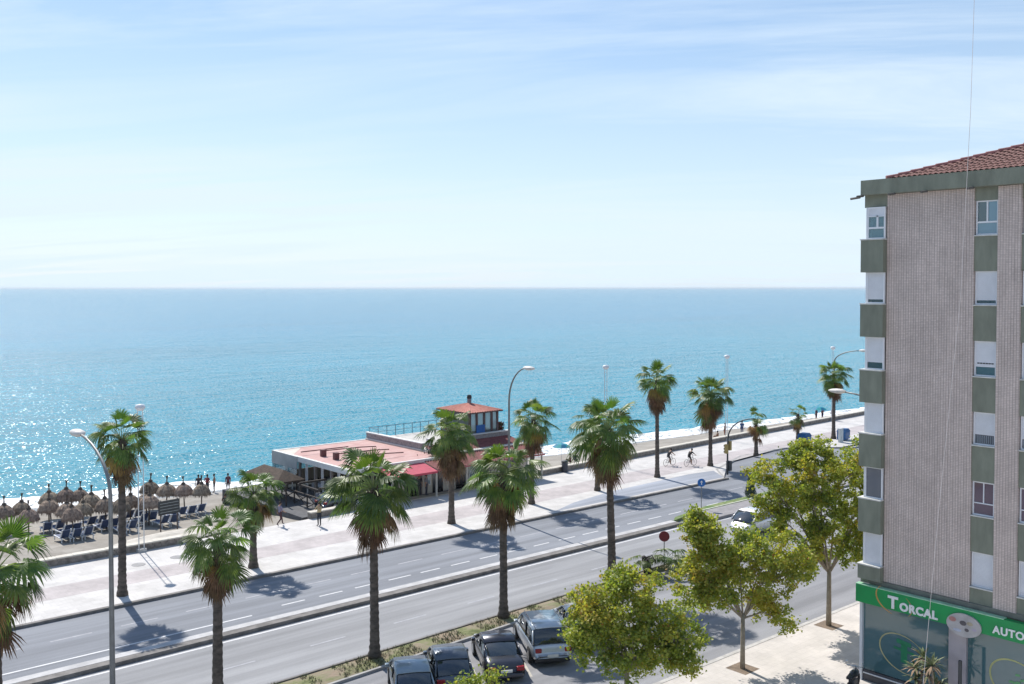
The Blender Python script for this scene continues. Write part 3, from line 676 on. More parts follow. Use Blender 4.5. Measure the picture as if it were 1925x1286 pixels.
    m = B(); m.poly([(S + .03, 20.62, 2.20), (S + .03, 20.62, 2.38), (S + .03, 19.98, 2.30), (S + .03, 19.98, 2.12)]); m.poly([(S + .03, 20.42, 1.42), (S + .03, 20.42, 2.19), (S + .03, 20.14, 2.15), (S + .03, 20.14, 1.38)]); m.poly([(S + .029, 20.75, 1.92), (S + .029, 20.75, 2.02), (S + .029, 19.85, 1.92), (S + .029, 19.85, 1.82)])
    m.build('green_letter_decal', dgreen, T, world=True)
    ring(15.6, 1.9, 1.1, .8, .07, S + .033, R(30), R(340), pm('yellow_decal', (.42, .43, .18), .5), 'gold_ring_decal', R(-25))
    m = B(); rr = random.Random(4)
    for q in range(26):
        a = rr.uniform(0, 2 * PI); r_ = rr.uniform(0, .6); yy = 15.5 + r_ * math.cos(a); zz = 1.85 + .75 * r_ * math.sin(a); s_ = .1
        m.poly([(S + .03 - q * .0003, yy - s_, zz - .03), (S + .03 - q * .0003, yy + s_, zz - .05), (S + .03 - q * .0003, yy + s_ * .8, zz + .04), (S + .03 - q * .0003, yy - s_ * .7, zz + .05)])
    m.build('leafy_decal', pm('leaf_decal', (.12, .33, .14), .5), T, world=True)
    # fascia sign: green board, white raised letters, oval plaque
    SG = thing('shop_sign', 'long green shop fascia sign with white letters and an oval plaque over the shop window', 'shop sign', (S - .42, 22.4, 3.70))
    sgm = pm('sign_green', (.0, .27, .07), .4, .12, .8)
    m = B(); m.box(S - .42, S - .13, -11, 22.30, 3.70, 4.47); m.build('board', sgm, SG, world=True)
    m = B(); m.box(S - .43, S - .12, 16.0, 22.31, 4.47, 4.50); m.build('sunlit_top_edge', pm('sunlit_edge_green', (.35, .62, .42), .35), SG, world=True)  # sunlit top edge of the board, painted in as a paler green strip
    wl = pm('letter_white', (.80, .80, .80), .4, .03, 2)
    def text(s_, y, z, size, sx=1.0, name='letters', off=.02):
        cu = bpy.data.curves.new(name, 'FONT'); cu.body = s_; cu.size = size; cu.extrude = .02; cu.offset = off; cu.space_character = 1.12
        to = bpy.data.objects.new('tmp', cu); col.objects.link(to)
        dg = bpy.context.evaluated_depsgraph_get(); me = bpy.data.meshes.new_from_object(to.evaluated_get(dg)); bpy.data.objects.remove(to)
        me.materials.clear(); me.materials.append(wl)
        M = Matrix(((0, 0, -1, S - .44), (-sx, 0, 0, y), (0, 1, 0, z), (0, 0, 0, 1)))
        for v in me.vertices: v.co = M @ v.co - SG.location
        me.update(); ob = bpy.data.objects.new(name, me); col.objects.link(ob); ob.parent = SG; return ob
    text('T', 20.78, 3.80, .72, 1.0, 'letters', .025); text('ORCAL', 20.26, 3.80, .46, 1.0, 'letters', .022)
    text('AUTO', 16.40, 3.86, .42, .95, 'letters', .014)
    def ring2(*a, **k):
        ob = ring(*a, **k); ob.parent = SG
        for v in ob.data.vertices: v.co += T.location - SG.location
        return ob
    ring2(20.35, 4.12, .98, .62, .07, S - .424, R(155), R(265), orange, 'swoosh', R(-16)); ring2(20.5, 4.0, .75, .55, .06, S - .425, R(-25), R(60), pm('brown_swoosh', (.30, .22, .08), .5), 'swoosh', R(-16))
    pl = B(); N = 36; cyv, czv = 17.53, 3.86
    for i in range(N):
        t0 = 2 * PI * i / N; t1 = 2 * PI * (i + 1) / N
        p0 = (cyv - .70 * math.cos(t0), czv + .47 * math.sin(t0)); p1 = (cyv - .70 * math.cos(t1), czv + .47 * math.sin(t1))
        pl.poly([(S - .50, cyv, czv), (S - .50, p0[0], p0[1]), (S - .50, p1[0], p1[1])]); pl.poly([(S - .50, p0[0], p0[1]), (S - .42, p0[0], p0[1]), (S - .42, p1[0], p1[1]), (S - .50, p1[0], p1[1])])
    plq = pl.build('oval_plaque', pm('plaque_white', (.42, .40, .40), .5), SG, world=True)
    def blob(y, z, ry, rz_, c, nm):
        m = B(); pts = [(S - .506, y - ry * math.cos(2 * PI * i / 14), z + rz_ * math.sin(2 * PI * i / 14)) for i in range(14)]; m.poly(pts); m.build(nm, pm(nm + '_paint', c, .5), SG, world=True)
    blob(17.98, 4.02, .15, .10, (.42, .20, .18), 'red_mark'); blob(17.55, 3.95, .14, .10, (.10, .09, .10), 'dark_mark'); blob(17.28, 3.98, .13, .08, (.38, .33, .24), 'ochre_mark'); blob(17.4, 3.70, .09, .07, (.15, .13, .14), 'dark_mark'); blob(17.78, 3.62, .17, .06, (.42, .45, .55), 'grey_mark'); blob(17.1, 3.78, .1, .05, (.40, .35, .45), 'violet_mark')
    return T
building()

# ------------------------------------------------------------------ palms
M_GREEN = pm('palm_leaf', (.055, .11, .026), .45, .3, 3, c2=(.145, .20, .045), rnd=.35, trans=.36, tcol=(1.3, 1.5, .7))
M_YOUNG = pm('young_palm_leaf', (.06, .13, .022), .5, .3, 3, c2=(.13, .19, .035), rnd=.2, trans=.45, tcol=(1.2, 1.3, .6))
M_YEL = pm('yellow_palm_leaf', (.42, .27, .06), .7, .25, 3, c2=(.30, .20, .07), rnd=.25, trans=.3)
M_DEAD = pm('dead_palm_leaf', (.115, .07, .035), .9, .3, 3, c2=(.235, .15, .075), rnd=.35, trans=.2)
M_STALK = pm('leaf_stalk', (.22, .27, .10), .6, .2, 3); M_STALKD = pm('dead_stalk', (.24, .15, .09), .85, .2, 3)
def frond(th, seed, dead=False, young=False, yel=False):
    """fan leaf hanging from a stalk that leaves the crown at elevation th (radians)"""
    rr = random.Random(seed); m = MB(); Lp = (rr.uniform(.85, 1.45) if not young else rr.uniform(.6, 1.15)) if not dead else rr.uniform(.8, 1.15)
    p = Vector((0, 0, 0)); e = th; path = [p.copy()]
    for i in range(5):
        p = p + Vector((math.cos(e), 0, math.sin(e))) * Lp / 5; path.append(p.copy())
        e -= (.09 if not dead else .10) * math.cos(e) * 1.4
    m.mat(1); m.tube(path, [.035, .028, .024, .02, .017, .014], 4, False)
    d = Vector((math.cos(e), 0, math.sin(e))); y = Vector((0, 1, 0)); nrm = y.cross(d) * -1
    if nrm.z < 0: nrm = -nrm
    spread = (R(rr.uniform(85, 108)) if not young else R(72)) if not dead else R(70); N = 26 if not dead else 18
    Lb = (1.12 if not young else .98) * rr.uniform(.94, 1.06); hub = path[-1]
    droop = rr.uniform(.22, .6) if not dead else .45
    if young: droop = .10
    roll = rr.uniform(-.25, .25)
    m.mat(0)
    for i in range(N):
        f_ = (i + .5) / N * 2 - 1; a = f_ * spread; da = spread / N * 1.06
        L = Lb * (1 - .28 * abs(f_) ** 2) * rr.uniform(.9, 1.06)
        if dead: L *= rr.uniform(.8, 1.05)
        cup = (.22 if not dead else -.35) * (1 - math.cos(a)) * .6
        def pt(ang, r_, off=0):
            dirv = d * math.cos(ang) + y * math.sin(ang)
            q = hub + dirv * (r_ * L) + nrm * (cup * r_ * L + off)
            hang = droop * r_ ** 2.4 * L * (.6 + .5 * abs(math.sin(ang)) + .3 * (1 - abs(math.sin(e)) if not dead else 0))
            q = q + Vector((0, 0, -hang))
            if r_ > .7:
                q = q + Vector((-.05 * math.cos(ang), 0, 0)) * (r_ - .7)
            return q
        pl = .018 * (1 if i % 2 else -1)
        js = rr.uniform(-.05, .05)
        A = pt(a - da * .9, .10), pt(a + da * .9, .10)
        Bq = pt(a - da, .5, -pl), pt(a + da, .5, pl)
        C_ = pt(a - da * .62 + js, .78), pt(a + da * .62 + js, .78)
        T_ = pt(a + js * 1.6, 1.0)
        T_ = T_ + Vector((0, 0, -rr.uniform(.02, .12)))
        n = len(m.v); m.v += [tuple(q) for q in (A[0], A[1], Bq[0], Bq[1], C_[0], C_[1], T_)]
        m.face(n, n + 1, n + 3, n + 2); m.face(n + 2, n + 3, n + 5, n + 4); m.face(n + 4, n + 5, n + 6)
    me = m.mesh('frond', [M_DEAD if dead else (M_YEL if yel else (M_YOUNG if young else M_GREEN)), M_STALKD if dead else M_STALK])
    return me
FR = {}
for thd in (80, 60, 40, 20, 0, -22, -45): FR[thd] = [frond(R(thd), thd * 3 + k, young=(thd >= 80)) for k in range(6)]
FY = [frond(R(t), 91 + t, yel=True) for t in (-20, -38, -50)]
FD = {t: [frond(R(t), 300 + t * 2 + k, dead=True) for k in range(3)] for t in (-35, -58, -74)}
M_TRUNK = pm('palm_trunk', (.06, .05, .042), .95, .35, 2.2, .03, 12, c2=(.16, .13, .108), stretch=(1, 1, 2.4))
def palm(x, y, zc, R_, label, seed, lean=(0, 0), ngreen=26, ndead=16, r0=.225, r1=.165, z0=.13, skirt=1.0, base='round', group='fan palms along the sea-front road'):
    rr = random.Random(seed); T = thing('palm_tree', label, 'palm tree', (x, y, z0), 0, group)
    H = zc - z0; m = MB(); n = int(H / .16); path = []; rad = []
    for i in range(n + 1):
        t = i / n; z = H * t
        wob = .05 * math.sin(t * 5 + seed) * t
        path.append((lean[0] * t ** 1.6 + wob * (1 - t), lean[1] * t ** 1.6, z))
        r_ = r0 + (r1 - r0) * min(1, t * 1.1) + .12 * math.exp(-t * H / .35)
        rad.append(r_ * (1 + (.07 if i % 2 else -.04) + rr.uniform(-.03, .03)))
    m.tube(path, rad, 12)
    # stubs of old leaf bases on the upper trunk
    for i in range(int(22 * skirt) + 16):
        zz = H - rr.uniform(0, min(2.2, H * .4)); a = rr.uniform(0, 2 * PI); t = zz / H
        cx, cy_ = lean[0] * t ** 1.6, lean[1] * t ** 1.6; r_ = r1 * .95
        p0 = Vector((cx + r_ * math.cos(a), cy_ + r_ * math.sin(a), zz)); p1 = p0 + Vector((math.cos(a) * .16, math.sin(a) * .16, .16))
        m.tube([p0, p1], [.05, .025], 4)
    m.build('trunk', M_TRUNK, T, True)
    top = Vector((lean[0], lean[1], H)); s = R_ / 2.05
    sched = []
    per = [(80, 4), (60, 7), (40, 7), (20, 6), (0, 5), (-22, 3), (-45, 1)]
    ngreen = int(ngreen * 1.02)
    tot = sum(b for a, b in per)
    for th, k in per:
        k = max(1, round(k * ngreen / tot))
        a0 = rr.uniform(0, 2 * PI)
        for i in range(k): sched.append((th, a0 + 2 * PI * i / k + rr.uniform(-.3, .3)))
    for th, a in sched:
        me = rr.choice(FR[th]); zz = -.0 - (62 - th) * .0035
        o = put('frond', me, T, (top.x + .08 * math.cos(a), top.y + .08 * math.sin(a), top.z + zz), (rr.uniform(-.45, .45), rr.uniform(-.2, .2), a), s * rr.uniform(.82, 1.12))
    for i in range(max(2, int(ngreen * .14))):
        a = rr.uniform(0, 2 * PI); put('frond', rr.choice(FY), T, (top.x, top.y, top.z - .35), (rr.uniform(-.2, .2), 0, a), s * rr.uniform(.8, 1))
    for i in range(ndead):
        lv = i / max(1, ndead - 1); th = -35 if lv < .34 else (-58 if lv < .66 else -74)
        a = i * 2.4 + rr.uniform(-.4, .4); zz = -.2 - lv * 1.0 * skirt
        put('dead_frond', rr.choice(FD[th]), T, (top.x + .14 * math.cos(a), top.y + .14 * math.sin(a), top.z + zz * s - .1), (rr.uniform(-.2, .2), rr.uniform(-.1, .1), a), s * rr.uniform(.68, .98))
    return T
zA = .15
palm(8.95, 38.5, 7.35, 1.95, 'large fan palm cut off by the left edge of the picture, brown skirt below', 3, (.0, .1), 28, 18, z0=zA)
palm(17.3, 38.5, 7.0, 1.62, 'fan palm on the verge right of the near street lamp, its sparse fans green', 5, (.1, .15), 25, 22, z0=zA)
palm(25.1, 38.6, 8.15, 2.05, 'broad green fan palm on the verge before the restaurant, left of the parked cars', 8, (.05, .1), 34, 18, z0=zA)
palm(33.3, 38.85, 7.9, 2.05, 'fan palm on the verge directly behind the dark cars and silver car, yellowing lower fans', 13, (-.05, .0), 30, 20, z0=zA)
palm(41.9, 39.1, 9.25, 2.12, 'tallest verge palm, with a thick brown skirt and blackened trunk foot near the street trees', 21, (-.5, -.1), 34, 26, z0=zA, r0=.26)
zB = .15
palm(19.45, 55.75, 9.0, 1.75, 'tall slim palm on the promenade kerb in front of the thatched parasols', 31, (.1, .1), 26, 16, z0=zB, r0=.23, r1=.18)
palm(27.55, 56.0, 4.85, 1.68, 'short fan palm on the promenade kerb, left of the two walkers', 34, (.1, 0), 28, 18, z0=zB)
palm(43.77, 56.95, 6.95, 2.05, 'heavily skirted palm on the promenade before the red awning, browning crown', 37, (.0, 0), 30, 36, z0=zB, skirt=1.5, r0=.22, r1=.18)
palm(52.6, 57.9, 6.95, 1.8, 'palm on the promenade beside the curved street lamp, right of the tiled kiosk', 41, (.2, 0), 30, 28, z0=zB, skirt=1.2, r0=.21, r1=.17)
palm(60.3, 58.0, 6.2, 1.9, 'promenade palm mostly hidden behind the tallest verge palm', 43, (-.1, 0), 20, 20, z0=zB, r0=.2, r1=.16)
palm(68.7, 58.5, 9.1, 1.9, 'tall promenade palm immediately left of the two cyclists', 47, (-.1, 0), 30, 34, z0=zB, skirt=1.4, r0=.2, r1=.16)
palm(77.0, 58.85, 7.2, 2.15, 'promenade palm right of the two cyclists, behind the traffic signal', 53, (.0, 0), 31, 34, z0=zB, skirt=1.3, r0=.2, r1=.16)
palm(85.2, 59.3, 3.9, 1.5, 'small stubby palm with lopsided crown and hanging brown fans, right of the arched signal', 59, (.0, 0), 9, 14, z0=zB, skirt=1.3, r0=.19, r1=.15)
palm(94.9, 60.6, 3.55, 1.2, 'smallest young palm on the far promenade, before the blue panels', 61, (0, 0), 12, 10, z0=zB, r0=.2, r1=.15)
palm(101.6, 60.2, 7.55, 1.85, 'farthest tall palm, close beside the building edge at the street lamp pole', 67, (0, 0), 32, 32, z0=zB, skirt=1.3, r0=.21, r1=.17)
def low_palm():
    T = thing('stooping_palm', 'low leaning palm with dark trunk and green fronds on the verge between two street trees', 'palm tree', (44.8, 38.85, .15))
    m = MB(); m.tube([(0, 0, -.1), (-.03, 0, .4), (-.15, .05, .8), (-.3, .1, 1.15)], [.27, .25, .22, .13], 10)
    for k in range(9):
        a = 2.2 + k * .33; L = .7 + .12 * (k % 4); z0_ = .5 + .07 * k; m.tube([(-.15, .05, z0_), (-.15 + L * .6 * math.cos(a), L * .6 * math.sin(a), z0_ + .22), (-.15 + L * math.cos(a), L * math.sin(a), z0_ + .05 - .02 * k)], [.05, .035, .012], 5)
    m.build('trunk', pm('charred_trunk', (.035, .03, .028), .95, .3, 3), T, True)
    rr = random.Random(7)
    for i in range(14): put('frond', rr.choice(FR[rr.choice([40, 20, 0, 20])]), T, (1.5, -.2, .7), (rr.uniform(-.3, .3), 0, i * .45 + .2), .72)
    for i in range(3): put('frond', rr.choice(FR[20]), T, (-.2, 0, 1.0), (0, 0, i * 2.0 - .4), .62)
low_palm()

# ------------------------------------------------------------------ broadleaf street trees
def leaf_mat(name, cols):
    m, nt, b, o = newmat(name)
    at = nd(nt, 'ShaderNodeAttribute', attribute_name='tone'); cr = nd(nt, 'ShaderNodeValToRGB'); e = cr.color_ramp.elements
    e[0].position = 0; e[0].color = c4(cols[0]); e[1].position = 1; e[1].color = c4(cols[-1])
    for i, c in enumerate(cols[1:-1]): x = e.new((i + 1) / (len(cols) - 1)); x.color = c4(c)
    nt.links.new(at.outputs['Fac'], cr.inputs[0]); nt.links.new(cr.outputs[0], b.inputs['Base Color']); b.inputs['Roughness'].default_value = .5
    t = nd(nt, 'ShaderNodeBsdfTranslucent'); mm = nd(nt, 'ShaderNodeMixRGB', blend_type='MULTIPLY'); mm.inputs[0].default_value = 1; mm.inputs[2].default_value = (1.5, 1.5, .6, 1); nt.links.new(cr.outputs[0], mm.inputs[1]); nt.links.new(mm.outputs[0], t.inputs[0])
    ms = nd(nt, 'ShaderNodeMixShader'); ms.inputs[0].default_value = .46; nt.links.new(b.outputs[0], ms.inputs[1]); nt.links.new(t.outputs[0], ms.inputs[2]); nt.links.new(ms.outputs[0], o.inputs[0])
    return m
M_LEAF = leaf_mat('street_tree_leaf', [(.06, .11, .03), (.12, .185, .045), (.21, .28, .06), (.34, .37, .07), (.42, .34, .07), (.33, .15, .04)])
M_BARK = pm('pale_bark', (.36, .31, .24), .9, .2, 4, .02, 15, c2=(.24, .20, .15))
def clump_tree(name, label, cat, x, y, z0, H, lobes, trunk_h, seed, nleaf=10000, leaf=.13, yellow=.0, r0=.13, group=None, lean=(0, 0)):
    rr = random.Random(seed); T = thing(name, label, cat, (x, y, z0), 0, group)
    m = MB(); fork = Vector((lean[0], lean[1], trunk_h))
    m.tube([(0, 0, -.1), (lean[0] * .3, lean[1] * .3, trunk_h * .5), fork], [r0 * 1.2, r0, r0 * .85], 10)
    twigs = []; 
    tips = []
    for (cx, cy_, cz, r_) in lobes:
        c = Vector((cx, cy_, cz)); mid = fork.lerp(c, .5) + Vector((0, 0, .2)); m.tube([fork - Vector((0, 0, .2)), mid, c], [r0 * .5, r0 * .32, r0 * .14], 6)
        for k in range(9):
            d = Vector((rr.gauss(0, 1), rr.gauss(0, 1), rr.gauss(.2, .8))).normalized(); e = c + d * r_ * rr.uniform(.65, .95)
            st = mid.lerp(c, rr.uniform(.3, 1)); m.tube([st, st.lerp(e, .5) + Vector((0, 0, .08)), e], [r0 * .16, r0 * .10, .006], 4)
            tips.append((e, r_))
    m.build('trunk', M_BARK, T, True)
    # leaf clusters: small sprays of leaves gathered around many twig ends, leaving gaps between
    vol = sum(l[3] ** 3 for l in lobes); V = []; F = []; tone = []
    clusters = []
    for (cx, cy_, cz, r_) in lobes:
        k = int(330 * r_ ** 3 / vol) + 16
        for _ in range(k):
            d = Vector((rr.gauss(0, 1), rr.gauss(0, 1), rr.gauss(0, 1))).normalized()
            q = (rr.random() ** .42) * r_; wob = 1 + .5 * mn.noise(d * 2.4 + Vector((seed, 0, 0)))
            cc_ = Vector((cx, cy_, cz)) + Vector((d.x, d.y, d.z * .92)) * q * wob
            if mn.noise(cc_ * 1.15 + Vector((seed * 1.3, 5, 0))) < -.13: continue
            clusters.append((cc_, q / r_, rr.uniform(.6, 1.25)))
    clusters += [(t, 1, .8) for t, _ in tips]
    per = max(6, int(nleaf / len(clusters)))
    for c, q, sz in clusters:
        patch_ = .5 + .9 * mn.noise(c * .55 + Vector((seed, 2, 1))); base = min(1, max(0, .325 + .30 * patch_ * .8 + yellow + rr.uniform(-.10, .10)))
        for _ in range(int(per * sz)):
            o_ = Vector((rr.gauss(0, .17), rr.gauss(0, .17), rr.gauss(0, .13))) * sz; p = c + o_
            L = leaf * rr.uniform(.7, 1.25)
            nz = Vector((rr.gauss(0, .6), rr.gauss(0, .6), rr.gauss(.6, .5))).normalized(); u = nz.cross(Vector((rr.gauss(0, 1), rr.gauss(0, 1), rr.gauss(0, .4)))).normalized(); w = nz.cross(u)
            n = len(V)
            V += [p - u * L * .55, p + w * L * .48 - u * L * .05 - nz * L * .12, p + u * L * .6 - nz * L * .1, p - w * L * .48 - u * L * .05 - nz * L * .12]
            F.append((n, n + 1, n + 2)); F.append((n, n + 2, n + 3))
            tv = min(1, max(0, base + rr.gauss(0, .09) + (.25 if rr.random() < .03 else 0))); tone += [tv] * 4
    me = bpy.data.meshes.new('crown'); me.from_pydata([tuple(v) for v in V], [], F); me.materials.append(M_LEAF)
    at = me.attributes.new('tone', 'FLOAT', 'POINT'); at.data.foreach_set('value', tone); me.update()
    o = bpy.data.objects.new('crown', me); col.objects.link(o); o.parent = T
    return T
G = 'broadleaf trees along the sidewalk'
# tree 1 (nearest, lowest), tree 2 (middle), tree 3 (tall, by the building)
clump_tree('street_tree', 'bushy yellow-green street tree nearest the parked silver car, its trunk foot below the picture', 'street tree', 29.4, 26.6, .13, 5.5,
    [(-.7, .5, 4.35, 1.25), (.9, -.2, 4.4, 1.3), (.1, .9, 3.3, 1.45), (1.2, -.7, 3.2, 1.15), (-1.0, .9, 3.0, 1.05), (.25, .6, 5.3, .7), (-.1, -.2, 2.5, 1.2), (1.2, -.5, 2.2, .8), (.9, 1.4, 4.9, .7), (-1.2, .9, 4.6, .9), (2.0, -1.2, 3.0, 1.1), (2.2, -1.4, 2.1, .8), (-1.3, 1.2, 3.6, .9)], 2.0, 11, 27000, .118, .06, .11, G)
clump_tree('street_tree', 'medium street tree with orange-tinged crown and pale trunk on the sidewalk, between its two neighbours', 'street tree', 37.0, 26.4, .13, 7.3,
    [(.0, .3, 5.4, 1.5), (-1.4, .8, 5.0, 1.25), (1.3, -.6, 5.3, 1.35), (-.5, .6, 3.9, 1.45), (.9, -.5, 3.9, 1.3), (-1.5, 1.2, 6.3, .85), (-1.9, 1.4, 6.9, .5), (1.0, -.2, 2.9, .8), (-1.6, .8, 3.6, .95), (-1.7, .9, 4.6, 1.0), (-2.2, 1.2, 3.9, .9), (-1.9, 1.0, 6.7, .55), (-1.7, .9, 5.9, .6), (1.5, -1.0, 2.2, .7), (2.0, -1.3, 4.6, 1.0)], 2.5, 23, 30000, .118, .10, .10, G)
clump_tree('street_tree', 'tallest street tree, yellow-green on top, touching the apartment building on the sidewalk', 'street tree', 45.1, 26.9, .13, 9.8,
    [(.3, -.4, 8.2, 1.6), (-1.3, .5, 7.4, 1.5), (1.8, -1.4, 7.5, 1.6), (-.4, .3, 5.9, 1.7), (1.4, -1.0, 5.8, 1.6), (-.9, 1.6, 6.2, 1.2), (-.6, .2, 4.3, 1.3), (1.0, -.8, 4.1, 1.2), (-.4, .8, 8.9, .9), (2.4, -2.0, 8.2, 1.2), (.2, .9, 3.3, .8), (-2.6, 2.0, 7.6, 1.2), (-2.4, 1.8, 6.0, 1.0), (-1.2, 1.2, 8.6, .9), (-1.6, 1.6, 4.7, .8)], 2.9, 37, 40000, .128, .07, .12, G)
clump_tree('sapling', 'slender leafy sapling rising at the bottom edge before the dark cars', 'small tree', 23.5, 29.3, .13, 3.4,
    [(0, 0, 1.9, .55), (.5, -.3, 1.5, .5), (.75, -.3, 2.25, .34), (-.35, .35, 1.75, .42), (-.1, .1, 1.3, .5)], .9, 41, 2600, .12, .02, .05)
def bush(x, y, z, label):
    rr = random.Random(5); T = thing('cypress_bush', label, 'bush', (x, y, z)); V = []; F = []
    for i in range(1500):
        t = rr.random(); a = rr.uniform(0, 2 * PI); r_ = .55 * (1 - t * .75) * rr.uniform(.6, 1.05); p = Vector((r_ * math.cos(a), r_ * math.sin(a), .1 + 1.7 * t))
        u = Vector((rr.gauss(0, .5), rr.gauss(0, .5), 1)).normalized() * .12; w = u.cross(Vector((math.cos(a), math.sin(a), 0))).normalized() * .05; n = len(V); V += [p - w, p + w, p + u]; F.append((n, n + 1, n + 2))
    m = MB(); m.v = [tuple(v) for v in V]; m.f = F; m.m = [0] * len(F); m.build('foliage', pm('cypress_leaf', (.05, .085, .05), .8, .3, 2), T)
    m = MB(); m.cyl(0, 0, 0, 1.3, .05, .02, 6); m.build('stem', M_BARK, T)
bush(67.8, 47.7, .2, 'dark green conical bush at the grassy median tip, left of the tallest street tree')
for k, (x, y) in enumerate(((29.4, 26.6), (37.0, 26.4), (45.1, 26.9))):
    m = MB(); m.poly([(x - .55, y - .55, .134), (x + .55, y - .55, .134), (x + .55, y + .55, .134), (x - .55, y + .55, .134)]); struct('tree_pit', m, pm('pit_soil', (.20, .15, .11), .95, .25, 4))
# low weeds on the verge
def weeds():
    rr = random.Random(9); V = []; F = []
    for _ in range(2600):
        x = rr.uniform(14, 50); y0, y1 = vy0(x) + .15, vy1(x) - .2
        if y1 <= y0 or mn.noise(Vector((x * .7, 3, 0))) < -.05: continue
        y = rr.uniform(y0, y1)
        for k in range(4):
            a = rr.uniform(0, 2 * PI); h = rr.uniform(.06, .2); d = Vector((math.cos(a), math.sin(a), 0)); p = Vector((x, y, .1)); w = Vector((-d.y, d.x, 0)) * .018; n = len(V); V += [p - w, p + w, p + d * h * .7 + Vector((0, 0, h))]; F.append((n, n + 1, n + 2))
    m = MB(); m.v = [tuple(v) for v in V]; m.f = F; m.m = [0] * len(F)
    tag(m.build('weeds', pm('weed', (.11, .13, .06), .9, .3, 1.2, c2=(.20, .18, .10))), 'sparse dry weeds on the verge', kind='stuff')
weeds()

# ------------------------------------------------------------------ seafront restaurant
def restaurant():
    T = thing('beach_restaurant', 'low seafront restaurant with flat pink roof terrace, crimson awning and a red-tiled rooftop kiosk', 'restaurant', (50, 66.9, 0))
    pinkr = pm('pink_roof', (.47, .27, .245), .85, .12, 1.2, .01, 6, c2=(.56, .37, .34)); cream = pm('cream_wall', (.58, .53, .46), .85, .1, 1.5); fascia = pm('white_fascia', (.68, .68, .66), .7, .06, 2)
    greyf = pm('grey_panel', (.42, .43, .42), .7, .1, 1); dark = pm('dark_timber', (.045, .035, .03), .8, .3, 4); stone = pm('rubble_stone', (.20, .19, .20), .95, .35, 5, .03, 12, c2=(.36, .33, .32)); crimson = pm('crimson_awning', (.48, .06, .10), .7, .12, 3)
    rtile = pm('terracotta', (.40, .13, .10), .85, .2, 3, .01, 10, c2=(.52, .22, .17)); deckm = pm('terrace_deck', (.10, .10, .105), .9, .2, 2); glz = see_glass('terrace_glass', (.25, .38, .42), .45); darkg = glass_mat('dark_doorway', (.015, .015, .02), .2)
    P = lambda name, mb, mt, **k: mb.build(name, mt, T, world=True, **k)
    P('plinth', MB().box(36.6, 61, 66.2, 80.2, -2.2, .02), deckm)
    # flat-roofed open terrace
    P('roof', MB().box(41.25, 50.6, 67.05, 79.15, 2.86, 3.02), pinkr)
    for a in ((40.98, 50.62, 66.8, 67.048), (40.98, 50.62, 79.152, 79.4), (40.98, 41.248, 67.05, 79.15)):
        P('fascia', MB().box(a[0], a[1], a[2], a[3], 2.62, 3.06), fascia)
    m = MB(); m.poly([(41.3, 76.2, 3.03), (43.6, 79.0, 3.03), (41.3, 79.0, 3.03)]); P('roof_patch', m, cream)
    P('side_panel', MB().box(40.90, 40.975, 74.9, 79.4, 1.95, 3.05), greyf)
    P('side_glass', MB().box(40.92, 40.95, 74.9, 79.4, .9, 1.949), glz)
    for y in (66.95, 69.5, 72.1, 74.7, 77.1, 79.25): P('column', MB().box(41.02, 41.22, y - .1, y + .1, .02, 2.86), pm('terrace_column', (.22, .19, .17), .8))
    for x in (43.4, 45.8, 48.2): P('column', MB().box(x - .1, x + .1, 66.86, 67.045, .02, 2.86), MATS['terrace_column'])
    for y in (68.2, 70.8, 73.4, 76.0): P('window_post', MB().box(41.05, 41.13, y - .04, y + .04, .02, 2.86), pm('white_post', (.7, .7, .7), .5))
    for y in (67.3, 69.9, 72.5): P('window_post', MB().box(41.05, 41.13, y + 1.1, y + 1.16, .9, 2.6), MATS['white_post'])
    P('rear_wall', MB().box(41.3, 50.5, 79.2, 79.35, .02, 1.1), cream); P('rear_glass', MB().box(41.3, 50.5, 79.24, 79.27, 1.1, 2.85), glz)
    # timber ventilation boxes with rails lying on the roof
    for y in (73.7, 71.6, 69.4):
        P('roof_vent', MB().box(42.6, 43.0, y - .2, y + .2, 3.021, 3.62), pm('vent_paint', (.13, .05, .05), .7))
        P('roof_rail', MB().tube([(43.0, y, 3.5), (46.5, y + .05, 3.42), (48.2, y + .1, 3.3)], .05, 6), MATS['vent_paint'])
    P('roof_rail', MB().tube([(41.6, 75.4, 3.32), (46.2, 75.2, 3.32)], .05, 6), MATS['vent_paint'])
    # two-storey block behind, its stone parapets and roof deck
    P('front_wall', MB().box(46.0, 60.4, 67.06, 67.3, .02, 2.6), cream)
    P('upper_wall', MB().box(50.92, 60.4, 67.32, 79.2, 2.2, 3.04), pm('pinkish_wall', (.42, .26, .22), .85, .15, 1))
    P('west_wall', MB().box(50.64, 50.9, 67.32, 79.2, .02, 3.04), cream)
    P('east_wall', MB().box(60.3, 60.55, 67.32, 79.2, .02, 3.04), cream)
    P('roof_deck', MB().box(50.6, 60.6, 67.3, 79.3, 3.05, 3.12), pm('deck_tile', (.50, .48, .45), .8))
    P('stone_parapet', MB().box(50.72, 51.0, 70.3, 79.3, 3.17, 3.68), stone); P('parapet_coping', MB().box(50.66, 51.06, 70.25, 79.36, 3.68, 3.75), fascia)
    P('parapet_foot', MB().box(50.63, 51.04, 70.25, 79.36, 3.125, 3.17), fascia)
    P('stone_parapet', MB().box(53.2, 60.6, 69.9, 70.15, 3.125, 3.95), stone); P('parapet_coping', MB().box(53.1, 60.66, 69.84, 70.2, 3.95, 4.03), fascia)
    P('stone_parapet', MB().box(60.3, 60.6, 70.2, 79.3, 3.125, 3.95), stone)
    P('chimney_stub', MB().box(51.1, 51.45, 69.7, 70.15, 3.125, 4.15), fascia)
    railm = pm('rail_paint', (.16, .27, .33), .5, metal=.3)
    for i in range(10): P('rail_post', MB().cyl(51.0 + i * 1.0, 79.2, 3.125, 4.15, .035, seg=6), railm)
